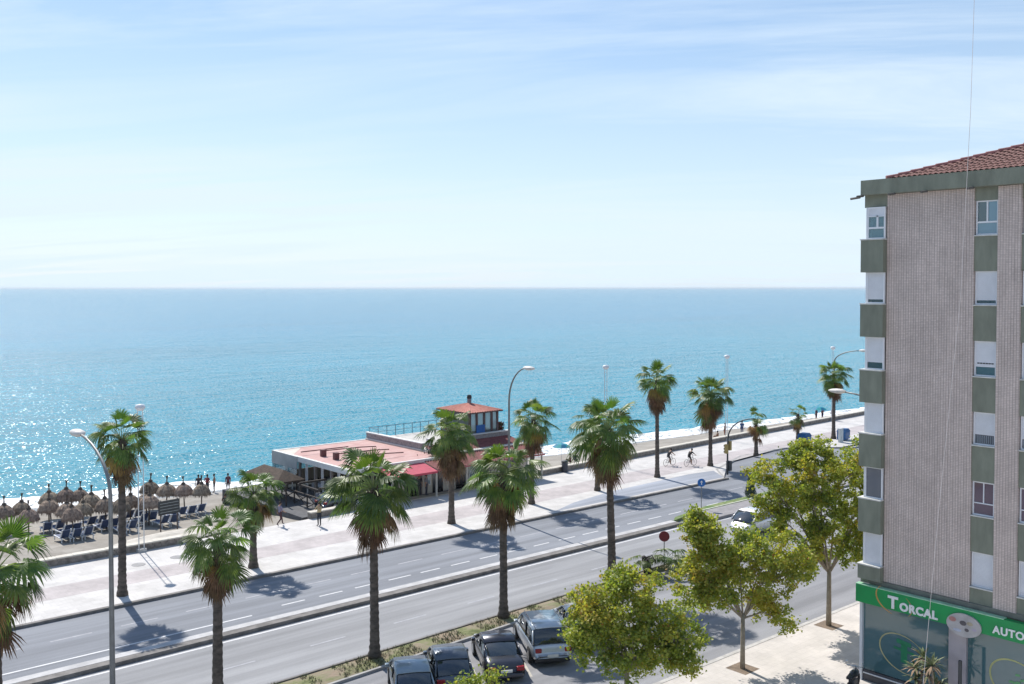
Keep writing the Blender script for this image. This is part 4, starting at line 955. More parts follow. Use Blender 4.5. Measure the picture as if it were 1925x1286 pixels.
    P('handrail', MB().tube([(50.9, 79.2, 4.15), (60.5, 79.2, 4.15)], .035, 6), railm); P('handrail', MB().tube([(50.9, 79.2, 3.65), (60.5, 79.2, 3.65)], .02, 6), railm)
    P('handrail', MB().tube([(50.95, 79.2, 4.15), (50.95, 77.6, 4.15), (50.95, 77.6, 3.7)], .035, 6), railm)
    # rooftop kiosk
    kx0, kx1, ky0, ky1 = 56.2, 59.5, 70.35, 74.6
    for (x, y) in ((kx0, ky0), (kx1, ky0), (kx0, ky1), (kx1, ky1), (57.9, ky0), (57.0, ky0), (58.8, ky0)):
        P('kiosk_post', MB().box(x - .1, x + .1, y - .1, y + .1, 3.125, 5.95), pm('kiosk_frame', (.10, .06, .06), .7))
    P('kiosk_wall', MB().box(kx0 - .05, kx0 + .05, ky0 + .1, ky1 - .1, 3.125, 5.95), pm('kiosk_wall_paint', (.10, .12, .12), .6))
    P('kiosk_wall', MB().box(kx0 + .1, kx1 - .1, ky1 - .05, ky1 + .05, 3.125, 5.0), pm('kiosk_wall_paint', (.10, .12, .12), .6))
    for (a, b_) in ((56.3, 56.9), (57.1, 57.8), (58.0, 58.7), (58.9, 59.4)):
        P('kiosk_window', MB().box(a, b_, ky0 - .02, ky0 + .01, 4.25, 5.85), see_glass('kiosk_glass', (.45, .58, .60), .6)); P('kiosk_panel', MB().box(a, b_, ky0 - .03, ky0 + .02, 3.125, 4.24), pm('kiosk_wall_paint', (.10, .12, .12), .6))
    P('blue_cloth', MB().box(56.9, 57.9, ky0 - .14, ky0 - .06, 4.04, 4.75), pm('blue_canvas', (.03, .12, .35), .8))
    e = .42; ax, ay = (kx0 + kx1) / 2, (ky0 + ky1) / 2; cs = [(kx0 - e, ky0 - e), (kx1 + e, ky0 - e), (kx1 + e, ky1 + e), (kx0 - e, ky1 + e)]
    for i in range(4):
        m = MB(); p0, p1 = Vector((*cs[i], 5.98)), Vector((*cs[(i + 1) % 4], 5.98)); ap = Vector((ax, ay, 6.62)); K = 14
        for k in range(K):
            a = p0.lerp(p1, k / K); b_ = p0.lerp(p1, (k + 1) / K); mid = (a + b_) / 2 + Vector((0, 0, .06)); m.poly([a, mid, ap]); m.poly([mid, b_, ap])
        P('kiosk_roof', m, rtile)
    P('kiosk_eave', MB().box(kx0 - e + .01, kx1 + e - .01, ky0 - e + .01, ky1 + e - .01, 5.88, 5.975), MATS['kiosk_frame'])
    P('chimney', MB().box(ax - .14, ax + .14, ay - .14, ay + .14, 6.45, 7.0), pm('chimney_grey', (.22, .23, .25), .8)); P('chimney_cap', MB().lathe([(.0, 7.0), (.22, 7.0), (.24, 7.13), (.18, 7.33), (0, 7.37)], 10, (ax, ay, 0)), pm('soot', (.03, .035, .04), .8))
    # front: awning, lean-to roof, doors and windows
    m = MB(); m.poly([(43.7, 64.75, 2.35), (48.35, 64.75, 2.35), (48.35, 67.0, 2.84), (43.7, 67.0, 2.84)]); m.poly([(43.7, 64.75, 2.29), (43.7, 67.0, 2.78), (48.35, 67.0, 2.78), (48.35, 64.75, 2.29)]); m.poly([(43.7, 64.75, 2.18), (48.35, 64.75, 2.18), (48.35, 64.75, 2.35), (43.7, 64.75, 2.35)]); P('awning', m, crimson)
    m = MB(); K = 44; x0, x1 = 48.45, 60.6
    for k in range(K):
        a = x0 + (x1 - x0) * k / K; b_ = x0 + (x1 - x0) * (k + 1) / K; c_ = (a + b_) / 2
        yb, zb = (66.78, 2.84) if a < 50.6 else (69.88, 3.52)
        m.poly([(a, 64.9, 2.42), (c_, 64.9, 2.49), (c_, yb, zb + .07), (a, yb, zb)]); m.poly([(c_, 64.9, 2.49), (b_, 64.9, 2.42), (b_, yb, zb), (c_, yb, zb + .07)])
    P('lean_to_roof', m, pm('dark_red_tile', (.17, .05, .05), .85, .2, 3, .01, 10, c2=(.27, .09, .08))); P('eave_board', MB().box(x0, x1, 64.86, 64.93, 2.28, 2.42), pm('eave_red', (.38, .10, .12), .7))
    for x in (44.0, 48.4, 51.6, 55, 58.5, 60.3): P('awning_post', MB().box(x - .06, x + .06, 64.95, 65.07, .02, 2.3), pm('post_cream', (.5, .47, .42), .7))
    for (a, b_) in ((46.6, 47.9), (49.5, 50.6), (52.0, 53.2), (54.4, 56.0), (57.4, 59.4)): P('doorway', MB().box(a, b_, 67.02, 67.058, .03, 2.25), darkg)
    for (a, b_) in ((48.7, 49.3), (50.8, 51.5), (53.4, 54.1)):
        P('window', MB().box(a, b_, 67.0, 67.058, .7, 2.05), pm('white_window', (.66, .66, .66), .5)); P('pane', MB().box(a + .12, b_ - .12, 66.98, 66.999, .85, 1.9), glass_mat('rest_glass', (.2, .27, .3)))
    P('front_step', MB().box(44, 60.4, 65.3, 66.19, .0, .2), pm('step_stone', (.42, .36, .28), .85))
    # thatched hut with timber railings on the left side
    def hipr(name, x0, x1, y0, y1, z0, z1, mt):
        m = MB(); d = (x1 - x0) / 2
        N = 12
        A, B_, C_, D_ = Vector((x0, y0, z0)), Vector((x1, y0, z0)), Vector((x1, y1, z0)), Vector((x0, y1, z0)); r0 = Vector(((x0 + x1) / 2, y0 + d, z1)); r1 = Vector(((x0 + x1) / 2, y1 - d, z1))
        m.poly([A, B_, r0]); m.poly([B_, C_, r1, r0]); m.poly([C_, D_, r1]); m.poly([D_, A, r0, r1]); m.poly([A, D_, C_, B_])
        rr = random.Random(3)
        for (p, q) in ((A, B_), (B_, C_), (C_, D_), (D_, A)):
            for k in range(40):
                a = p.lerp(q, k / 40); b_ = p.lerp(q, (k + 1) / 40); h = rr.uniform(.12, .28); m.poly([a, b_, b_ - Vector((0, 0, h)), a - Vector((0, 0, h * .8))])
        return P(name, m, mt)
    thatch = pm('thatch', (.05, .035, .027), .95, .3, 5, .03, 14, c2=(.10, .07, .05)); hipr('thatched_roof', 37.3, 39.9, 71.6, 77.6, 1.75, 2.5, thatch)
    for (x, y) in ((37.6, 70.6), (40.4, 70.6), (37.6, 74), (40.4, 74), (37.6, 77.3), (40.4, 77.3)): P('hut_post', MB().cyl(x, y, -.1, 1.8, .07, seg=8), dark)
    for y0 in (66.9, 69.0, 71.1, 73.2):
        for (za, zb) in ((.1, .95), (.95, .1)): P('rail_brace', MB().tube([(38.6, y0, za), (38.6, y0 + 2.0, zb)], .04, 6), dark)
        P('rail_post', MB().cyl(38.6, y0, .02, 1.05, .06, seg=6), dark)
    P('timber_rail', MB().box(38.55, 38.65, 66.9, 75.3, 1.0, 1.08), dark); P('timber_rail', MB().box(38.6, 41, 66.86, 66.94, 1.0, 1.08), dark)
    P('pergola_beam', MB().box(38.5, 41.0, 67.0, 67.12, 1.75, 1.9), dark); P('pergola_beam', MB().box(38.5, 41.0, 70.0, 70.12, 1.75, 1.9), dark); P('pergola_beam', MB().box(38.5, 38.62, 66.9, 70.4, 1.6, 1.75), dark)
    return T
restaurant()
# tables and chairs under the terrace roof: seen as pale and dark shapes between the columns
def terrace_set(x, y, lab):
    t = thing('terrace_table', lab, 'table', (x, y, .02), 0, 'tables under the restaurant terrace roof')
    MB().box(-.45, .45, -.45, .45, .70, .76).build('table_top', pm('table_cloth', (.75, .75, .78), .7), t); MB().cyl(0, 0, 0, .70, .05, seg=8).build('leg', pm('table_leg', (.1, .1, .1), .5), t); MB().box(-.46, .46, -.46, .46, .5, .705).build('cloth_skirt', MATS['table_cloth'], t)
def chair0():
    t = thing('terrace_chair', 'x', 'chair', (0, 0, 0), 0, 'chairs around the terrace tables'); w = pm('chair_grey', (.30, .31, .34), .6)
    MB().box(-.22, .22, -.22, .22, .43, .47).build('seat', w, t); MB().box(-.22, .22, -.24, -.20, .47, .92).build('backrest', w, t)
    for a in (-.19, .19):
        for b_ in (-.19, .19): MB().cyl(a, b_, 0, .43, .02, seg=5).build('leg', w, t)
    return t
ch = chair0(); first = True
labs = ['beside the corner column', 'second from the corner column', 'third from the corner column', 'deepest in the shade']
for k, (x, y) in enumerate(((39.9, 68.6), (42.6, 70.2), (42.6, 73.4), (45.4, 69.4))):
    terrace_set(x, y, 'white-clothed table on the restaurant terrace, ' + labs[k])
    for q, (dx_, dy_, a) in enumerate(((0, -.75, 0), (0, .75, PI), (-.75, 0, -PI / 2))):
        c = ch if first else copy_tree(ch); first = False; c.location = (x + dx_, y + dy_, .02); c.rotation_euler = (0, 0, a); c['label'] = 'grey chair at the clothed terrace table ' + labs[k] + ', ' + ('near side', 'sea side', 'beach side')[q]

# planters with red flowers on the roof terrace
for k, (x, w_) in enumerate(((60.02, .26), (60.02, .26), (54.4, .8))):
    t = thing('flower_planter', ['dark red-flowered planter behind the stone parapet right of the kiosk', 'smaller red-flowered planter close to the kiosk corner', 'leafy planter on the parapet left of the kiosk'][k], 'planter', (x, (70.5, 71.3, 70.5)[k], 3.125), 0, 'planters on the restaurant roof terrace'); t.scale = (1, 1, 1.25)
    MB().box(-w_, w_, -.22, .22, 0, .55).build('box', pm('planter_box', (.25, .16, .12), .8), t)
    rr = random.Random(k); m = MB()
    for i in range(420):
        c = Vector((rr.uniform(-w_, w_), rr.uniform(-.3, .3), .55 + rr.uniform(0, .75))); u = Vector((rr.gauss(0, 1), rr.gauss(0, 1), rr.gauss(0, 1))).normalized() * .09; w = u.cross(Vector((rr.gauss(0, 1), rr.gauss(0, 1), 1))).normalized() * .06; m.cur = 0 if rr.random() < .55 else 1; m.poly([c - u, c + w, c + u, c - w])
    m.build('foliage', [pm('red_flower', (.22, .05, .05), .8), pm('planter_leaf', (.06, .09, .04), .7)], t)

t = thing('roof_shrub', 'dark straggly shrub at the roof corner above the crimson awning', 'shrub', (50.1, 67.6, 3.03)); rr = random.Random(77); m = MB()
for i in range(500):
    c = Vector((rr.gauss(0, .38), rr.gauss(0, .3), .15 + abs(rr.gauss(.25, .28)))); u = Vector((rr.gauss(0, 1), rr.gauss(0, 1), rr.gauss(0, 1))).normalized() * .08; w = u.cross(Vector((rr.gauss(0, 1), rr.gauss(0, 1), 1))).normalized() * .05; m.poly([c - u, c + w, c + u, c - w])
m.build('foliage', pm('dark_shrub_leaf', (.03, .035, .025), .7), t); MB().cyl(0, 0, 0, .4, .04, seg=6).build('stem', M_BARK, t)
# ------------------------------------------------------------------ lamps, masts, signals, signs
M_STEEL = pm('galvanised_steel', (.22, .22, .215), .5, .15, 3, metal=.3); M_PALEMET = pm('pale_metal', (.62, .63, .63), .45, .08, 3, metal=.1); M_DKMET = pm('dark_metal', (.05, .055, .06), .5)
def street_lamp(x, y, z0, H, arm, rise, label, group='curved street lamps'):
    t = thing('street_lamp', label, 'street lamp', (x, y, z0), 0, group); zt = H - rise
    sg = 1 if arm > 0 else -1; A = abs(arm); path = [(0, 0, 0), (0, 0, 1.2), (0, 0, zt * .6), (0, 0, zt)]
    for i in range(1, 9):
        a = i / 8 * R(80); path.append((0, sg * (A - .5) * (1 - math.cos(a)) / (1 - math.cos(R(80))), zt + rise * math.sin(a) / math.sin(R(80))))
    rad = [.12, .11, .09, .075] + [.07 - .003 * i for i in range(8)]
    MB().tube(path, rad, 10).build('pole', M_STEEL, t, True)
    MB().box(-.2, .2, -.2, .2, -.12, .03).build('base_plate', M_STEEL, t)
    m = MB(); e = path[-1]; pr = [(.0, 0), (.15, .06), (.26, .3), (.28, .62), (.2, .95), (.07, 1.16), (0, 1.18)]
    m.lathe([(r, z) for r, z in pr], 12); m.v = [(v[0], e[1] + sg * (v[2] - .12), e[2] + .02 + v[1] * .55) for v in m.v]; m.build('lamp_head', pm('lamp_shell', (.66, .62, .58), .5), t, True)
    m = MB(); m.lathe([(.0, -.10), (.10, -.08), (.14, 0)], 12); m.v = [(v[0], e[1] + sg * (.38 + v[1] * 1.6), e[2] - .05 + v[2]) for v in m.v]; m.build('diffuser', pm('lamp_diffuser', (.55, .5, .45), .3), t, True)
    return t
street_lamp(12.85, 38.0, .14, 11.4, 3.9, 2.0, 'tall curved street lamp at left, nearest the camera, standing on the dry verge')
street_lamp(48.3, 55.7, .15, 11.4, -2.3, 2.6, 'curved street lamp on the promenade right of the rooftop kiosk')
street_lamp(102.85, 60.9, .15, 10.2, -3.7, 1.4, 'far street lamp standing against the farthest tall palm')
street_lamp(54.5, 28.2, .14, 11.0, 3.9, 1.4, 'street lamp reaching out from behind the apartment building, only arm and head showing')
def mast(x, y, label):
    t = thing('light_mast', label, 'light mast', (x, y, .14), 0, 'slim twin-pole masts by the beach wall')
    for dx_ in (-.17, .17): MB().tube([(dx_, 0, 0), (dx_, 0, 9.3)], [.035, .03], 6).build('pole', M_PALEMET, t)
    for k in range(10): MB().tube([(-.17, 0, .9 + k * .9), (.17, 0, .9 + k * .9)], .018, 5).build('rung', M_PALEMET, t)
    m = MB(); m.lathe([(0, 9.75), (.25, 9.7), (.34, 9.52), (.2, 9.32), (0, 9.28)], 14); m.build('lamp_head', pm('white_lamp_head', (.75, .75, .77), .5), t, True)
    MB().box(-.28, .28, -.2, .2, 0, .22).build('footing', pm('mast_footing', (.48, .47, .45), .8), t)
mast(23.67, 64.2, 'tall slim twin-pole mast with white lamp, between the promenade wall and tall slim palm')
mast(70.4, 66.6, 'slim mast with white lamp left of the tall palm beside the cyclists')
mast(91.4, 67.6, 'faint slim mast by the wall behind the arched signal')
mast(115.1, 68.4, 'farthest slim mast, near the bathers with turquoise parasol')
# arched traffic signal
t = thing('traffic_signal', 'black arched traffic signal post with yellow-backed lights at the promenade corner', 'traffic signal', (74.6, 55.05, .14))
path = [(0, 0, 0), (0, 0, 1.2), (0, 0, 2.6), (.0, -.05, 3.4)] + [(0, -.05 - 3.2 * (1 - math.cos(a)), 3.4 + 2.1 * math.sin(a)) for a in [R(12 * i) for i in range(1, 8)]]
MB().tube(path, [.09, .085, .08, .075] + [.07 - i * .004 for i in range(7)], 8).build('post', M_DKMET, t, True)
yl = pm('signal_yellow', (.42, .30, .10), .6)
for (dx_, dz, nm) in ((-.22, 2.0, 0), (.28, 2.25, 1)):
    b_ = MB().box(dx_ - .14, dx_ + .14, -.16, .10, dz, dz + .85).build('signal_head', yl, t)
    for k in range(3): MB().lathe([(.09, 0), (.10, .12)], 10).xf(Matrix.Translation((dx_ + (.15 if 0 else 0), .10, dz + .14 + k * .28)) @ Matrix.Rotation(R(-90), 4, 'X')).build('visor', M_DKMET, b_)
MB().box(.06, .42, -.2, .2, .35, 1.25).build('control_box', M_DKMET, t)
# round blue arrow sign, round red sign
def round_sign(x, y, z0, H, r, rz, mtc, label, name, border=None, arrow=False):
    t = thing(name, label, 'road sign', (x, y, z0), rz)
    MB().cyl(0, 0, 0, H + r * .6, .03, seg=8).build('post', M_STEEL, t)
    m = MB(); m.lathe([(0, -.01), (r, -.01), (r, .01), (0, .01)], 24); m.xf(Matrix.Translation((0, -.045, H)) @ Matrix.Rotation(R(90), 4, 'X')); d = m.build('disc', mtc, t)
    if arrow:
        m = MB(); q = -.062; m.poly([(-.03, q, H - .16), (.03, q, H - .16), (.03, q, H + .04), (-.03, q, H + .04)]); m.poly([(-.11, q, H + .03), (.11, q, H + .03), (0, q, H + .18)]); m.build('arrow', pm('sign_white', (.75, .75, .78), .5), t)
    if border:
        m = MB(); m.lathe([(r * .9, 0), (r, 0), (r, .004), (r * .9, .004)], 24); m.xf(Matrix.Translation((0, -.058, H)) @ Matrix.Rotation(R(90), 4, 'X')); m.build('rim', border, t)
round_sign(61.3, 47.7, .2, 2.05, .32, R(-49 + 8), pm('sign_blue', (.01, .13, .42), .5), 'round blue direction sign on a grey post at the median tip', 'blue_sign', None, True)
round_sign(46.9, 39.35, .15, 1.9, .33, R(-49), pm('sign_red', (.17, .02, .03), .6), 'round dark red sign on a post behind the middle street tree', 'red_sign', pm('sign_red_rim', (.22, .04, .05), .5))
# bin by the wall
t = thing('litter_bin', 'dark cylindrical litter bin standing against the promenade wall', 'litter bin', (64.1, 65.9, .14))
MB().lathe([(0, 0), (.27, 0), (.29, .1), (.29, 1.0), (.25, 1.08), (0, 1.08)], 16).build('body', pm('bin_dark', (.05, .055, .07), .6), t, True); MB().lathe([(.31, .93), (.32, .97), (.31, 1.01)], 16).build('rim', M_DKMET, t, True)
# blue containers on the far promenade
for k, (x, y) in enumerate(((101.7, 59.0), (95.3, 60.0))):
    t = thing('blue_container', ['blue recycling container on the far promenade, right of the farthest tall palm', 'blue recycling container half hidden behind the street tree top, by the smallest palm'][k], 'recycling container', (x, y, .14), R(10), 'blue containers on the far promenade')
    m = MB(); m.prism([(-.75, -.5), (.75, -.5), (.75, .5), (-.75, .5)], .12, .95); m.build('body', pm('container_blue', (.015, .10, .27), .5), t, bevel=.05)
    m = MB(); m.v = [(-.78, -.55, .96), (.78, -.55, .96), (.78, .55, .96), (-.78, .55, .96), (-.6, -.35, 1.28), (.6, -.35, 1.28), (.6, .45, 1.28), (-.6, .45, 1.28)]
    for q in ((4, 5, 6, 7), (0, 1, 5, 4), (1, 2, 6, 5), (2, 3, 7, 6), (3, 0, 4, 7), (3, 2, 1, 0)): m.face(*q)
    m.build('lid', pm('container_lid', (.012, .09, .24), .6), t)
t = thing('notice_post', 'pale rectangular notice pillar beside the blue container on the far promenade', 'notice pillar', (99.9, 58.3, .14)); MB().box(-.35, .35, -.12, .12, 0, 1.5).build('panel', pm('notice_pale', (.55, .58, .58), .6), t); MB().box(-.4, .4, -.17, .17, 1.5, 1.58).build('cap', M_PALEMET, t)
# thin cable hanging past the picture near the camera
m = MB(); m.tube([(9, 3.93, 25.2), (9, 3.97, 20.1), (9, 3.99, 19.1), (9, 4.06, 17.4), (9, 4.15, 16.4), (9, 4.24, 15.4), (9, 4.37, 13.7), (9, 4.45, 11)], .0022, 5)
tag(m.build('cable', pm('cable_pale', (.62, .57, .55), .6)), 'thin pale cable hanging vertically in front of the brick building', 'cable')

# ------------------------------------------------------------------ beach: thatched parasols, loungers, board
M_THATCH = pm('parasol_thatch', (.16, .115, .085), .95, .3, 5, .03, 18, c2=(.35, .27, .20), rnd=.22)
def parasol():
    t = thing('thatched_parasol', 'x', 'parasol', (0, 0, 0), 0, 'thatched parasols on the beach'); rr = random.Random(2)
    MB().tube([(0, 0, -.2), (0, 0, 2.9)], [.065, .055], 7).build('pole', pm('parasol_pole', (.10, .075, .06), .85), t)
    m = MB(); N = 40; pr = [(.06, 2.36), (.25, 2.33), (.50, 2.20), (.74, 1.97), (.90, 1.66), (.95, 1.45)]
    for r_, z_ in pr:
        for k in range(N): a = 2 * PI * k / N; q = r_ * (1 + rr.uniform(-.04, .04)); m.v.append((q * math.cos(a), q * math.sin(a), z_ + rr.uniform(-.03, .03)))
    for i in range(len(pr) - 1):
        for k in range(N): a = i * N + k; b_ = i * N + (k + 1) % N; m.face(a, b_, b_ + N, a + N)
    for k in range(150):
        a = rr.uniform(0, 2 * PI); r_ = rr.uniform(.84, .98); h = rr.uniform(.2, .42); w = .045; p = Vector((r_ * math.cos(a), r_ * math.sin(a), 1.58)); u = Vector((-math.sin(a), math.cos(a), 0)) * w; m.poly([p - u, p + u, p + Vector((0, 0, -h)) + u * .4])
    m.build('canopy', M_THATCH, t)
    m = MB(); m.lathe([(0, 2.85), (.055, 2.8), (.09, 2.93), (.07, 3.05), (0, 3.1)], 9)
    for k in range(14): a = k * .9; m.poly([(0, 0, 3.0), (.1 * math.cos(a + .4), .1 * math.sin(a + .4), 3.05), (.2 * math.cos(a), .2 * math.sin(a), 3.02)])
    m.build('top_tuft', pm('tuft_dark', (.11, .085, .065), .95), t)
    m = MB(); m.lathe([(.05, 2.55), (.15, 2.5), (.22, 2.4)], 9); m.build('collar', pm('tuft_dark', (.11, .085, .065), .95), t)
    return t
pp = [(20.2, 77.1, 'partly hidden by the large palm at the left edge'), (22.3, 79.6, 'second from left, behind the nearest one'), (22.9, 77.3, 'just left of the nearest one in the front row'), (22.5, 74.3, 'nearest the promenade wall, with its round shadow on bare sand'), (23.9, 76.7, 'close behind and right of the nearest one'),
      (25.3, 79.4, 'left of the near street lamp pole, in the second row'), (25.5, 76.4, 'directly behind the near street lamp pole'), (26.0, 74.7, 'between the lamp pole and the slim palm trunk'), (27.5, 76.9, 'just right of the slim palm trunk'), (28.2, 74.9, 'immediately right of the twin-pole mast'), (28.8, 77.0, 'behind the striped notice board, left side'),
      (31.8, 80.5, 'with tall pole above the notice board'), (32.9, 79.4, 'broad one right of the notice board'), (33.6, 77.6, 'rightmost, next to the standing bathers'), (19.3, 80.2, 'leftmost, at the picture edge'), (20.6, 80.9, 'with a frayed mop top, behind the leftmost palm fronds'),
      (23.9, 84.8, 'in the row closest to the surf, leftmost'), (24.9, 84.4, 'in the row closest to the surf, second'), (25.9, 84.1, 'in the row closest to the surf, third'), (31.1, 82.6, 'in the seaward row behind the notice board')]
P0 = parasol()
rr = random.Random(12)
for i, (x, y, l) in enumerate(pp):
    o = P0 if i == 0 else copy_tree(P0); o.location = (x, y, sand_z(x, y)); o.rotation_euler = (rr.uniform(-.05, .05), rr.uniform(-.05, .05), rr.uniform(0, 6)); s = rr.uniform(.78, .92); o.scale = (s, s, rr.uniform(.93, 1.02)); o['label'] = 'brown thatched parasol ' + l
def lounger():
    t = thing('sun_lounger', 'x', 'sun lounger', (0, 0, 0), 0, 'sun loungers under the parasols'); wh = pm('lounger_white', (.70, .72, .75), .5); bl = pm('lounger_blue', (.05, .08, .17), .7)
    MB().box(-.32, -.26, -.9, .95, .28, .34).build('side_rail', wh, t); MB().box(.26, .32, -.9, .95, .28, .34).build('side_rail', wh, t)
    MB().box(-.26, .26, -.35, .93, .30, .33).build('bed', bl, t)
    m = MB(); m.v = [(-.26, -.36, .33), (.26, -.36, .33), (.26, -.85, .98), (-.26, -.85, .98), (-.26, -.40, .30), (.26, -.40, .30), (.26, -.89, .95), (-.26, -.89, .95)]
    for q in ((0, 1, 2, 3), (7, 6, 5, 4), (0, 4, 5, 1), (1, 5, 6, 2), (2, 6, 7, 3), (3, 7, 4, 0)): m.face(*q)
    m.build('backrest', bl, t)
    for sx in (-.29, .29): MB().tube([(sx, -.36, .31), (sx, -.88, 1.0)], .055, 6).build('back_frame', wh, t)
    for sx in (-.29, .29):
        for y in (-.7, .8): MB().box(sx - .03, sx + .03, y - .03, y + .03, 0, .28).build('leg', wh, t)
    return t
L0 = lounger(); first = True
groups = [(22.0, 78.2, 2, 'dark covered pair at the left'), (22.25, 73.7, 3, 'nearest group, under the nearest parasol'), (22.6, 75.9, 2, 'pair behind the nearest group'), (25.0, 78.0, 2, 'pair left of the near street lamp'), (25.2, 75.6, 2, 'pair at the near street lamp pole'), (25.8, 73.6, 2, 'pair between lamp pole and slim palm trunk'),
          (28.2, 75.9, 2, 'pair right of the twin-pole mast'), (28.0, 78.4, 2, 'pair behind the mast'), (28.9, 73.4, 2, 'pair below the notice board'), (31.5, 76.3, 4, 'row of four at right')]
for gx, gy, n_, gl in groups:
    for k in range(n_):
        o = L0 if first else copy_tree(L0); first = False; x = gx + (k - (n_ - 1) / 2) * .78 + .1; y = gy + rr.uniform(-.12, .12); o.location = (x, y, sand_z(x, y) + .04); o.rotation_euler = (0, 0, rr.uniform(-.12, .12))
        o['label'] = 'blue and white sun lounger, ' + gl + (', left one' if n_ == 2 and k == 0 else ', right one' if n_ == 2 else ', ' + ['first', 'second', 'third', 'fourth'][k] + ' from the left')
t = thing('notice_board', 'dark notice board with pale stripes on posts among the thatched parasols', 'notice board', (28.4, 71.4, sand_z(28.4, 71.4)), R(8))
MB().box(-.85, .85, -.04, .04, 1.25, 2.3).build('board', pm('board_dark', (.05, .055, .06), .6), t)
for sx in (-.65, .7): MB().cyl(sx, .07, -.2, 2.35, .05, seg=7).build('post', pm('board_post', (.13, .10, .09), .8), t)
for k in range(4): MB().box(-.75, .75, -.05, -.041, 1.42 + k * .22, 1.45 + k * .22).build('stripe', pm('board_stripe', (.40, .44, .44), .6), t)
def beach_parasol(x, y, label, c, grp='turquoise beach parasols'):
    t = thing('beach_parasol', label, 'beach parasol', (x, y, sand_z(x, y)), 0, grp); MB().cyl(0, 0, -.1, 2.0, .02, seg=6).build('pole', M_PALEMET, t)
    m = MB(); N = 8; cur = 0
    for k in range(N):
        a0, a1 = 2 * PI * k / N, 2 * PI * (k + 1) / N; m.cur = k % 2
        m.poly([(0, 0, 2.15), (.55 * math.cos(a0), .55 * math.sin(a0), 2.03), (.55 * math.cos(a1), .55 * math.sin(a1), 2.03)]); m.poly([(.55 * math.cos(a0), .55 * math.sin(a0), 2.03), (1 * math.cos(a0), 1 * math.sin(a0), 1.72), (1 * math.cos(a1), 1 * math.sin(a1), 1.72), (.55 * math.cos(a1), .55 * math.sin(a1), 2.03)])
    m.build('canopy', [pm('parasol_turq', (.03, .38, .42), .7, trans=.25), pm('parasol_blue', c, .7, trans=.25)], t)
beach_parasol(70.9, 73.4, 'turquoise beach parasol pitched beyond the wall behind the litter bin', (.02, .22, .38)); beach_parasol(117.3, 71.6, 'pale turquoise parasol beside the two far bathers', (.25, .55, .55))

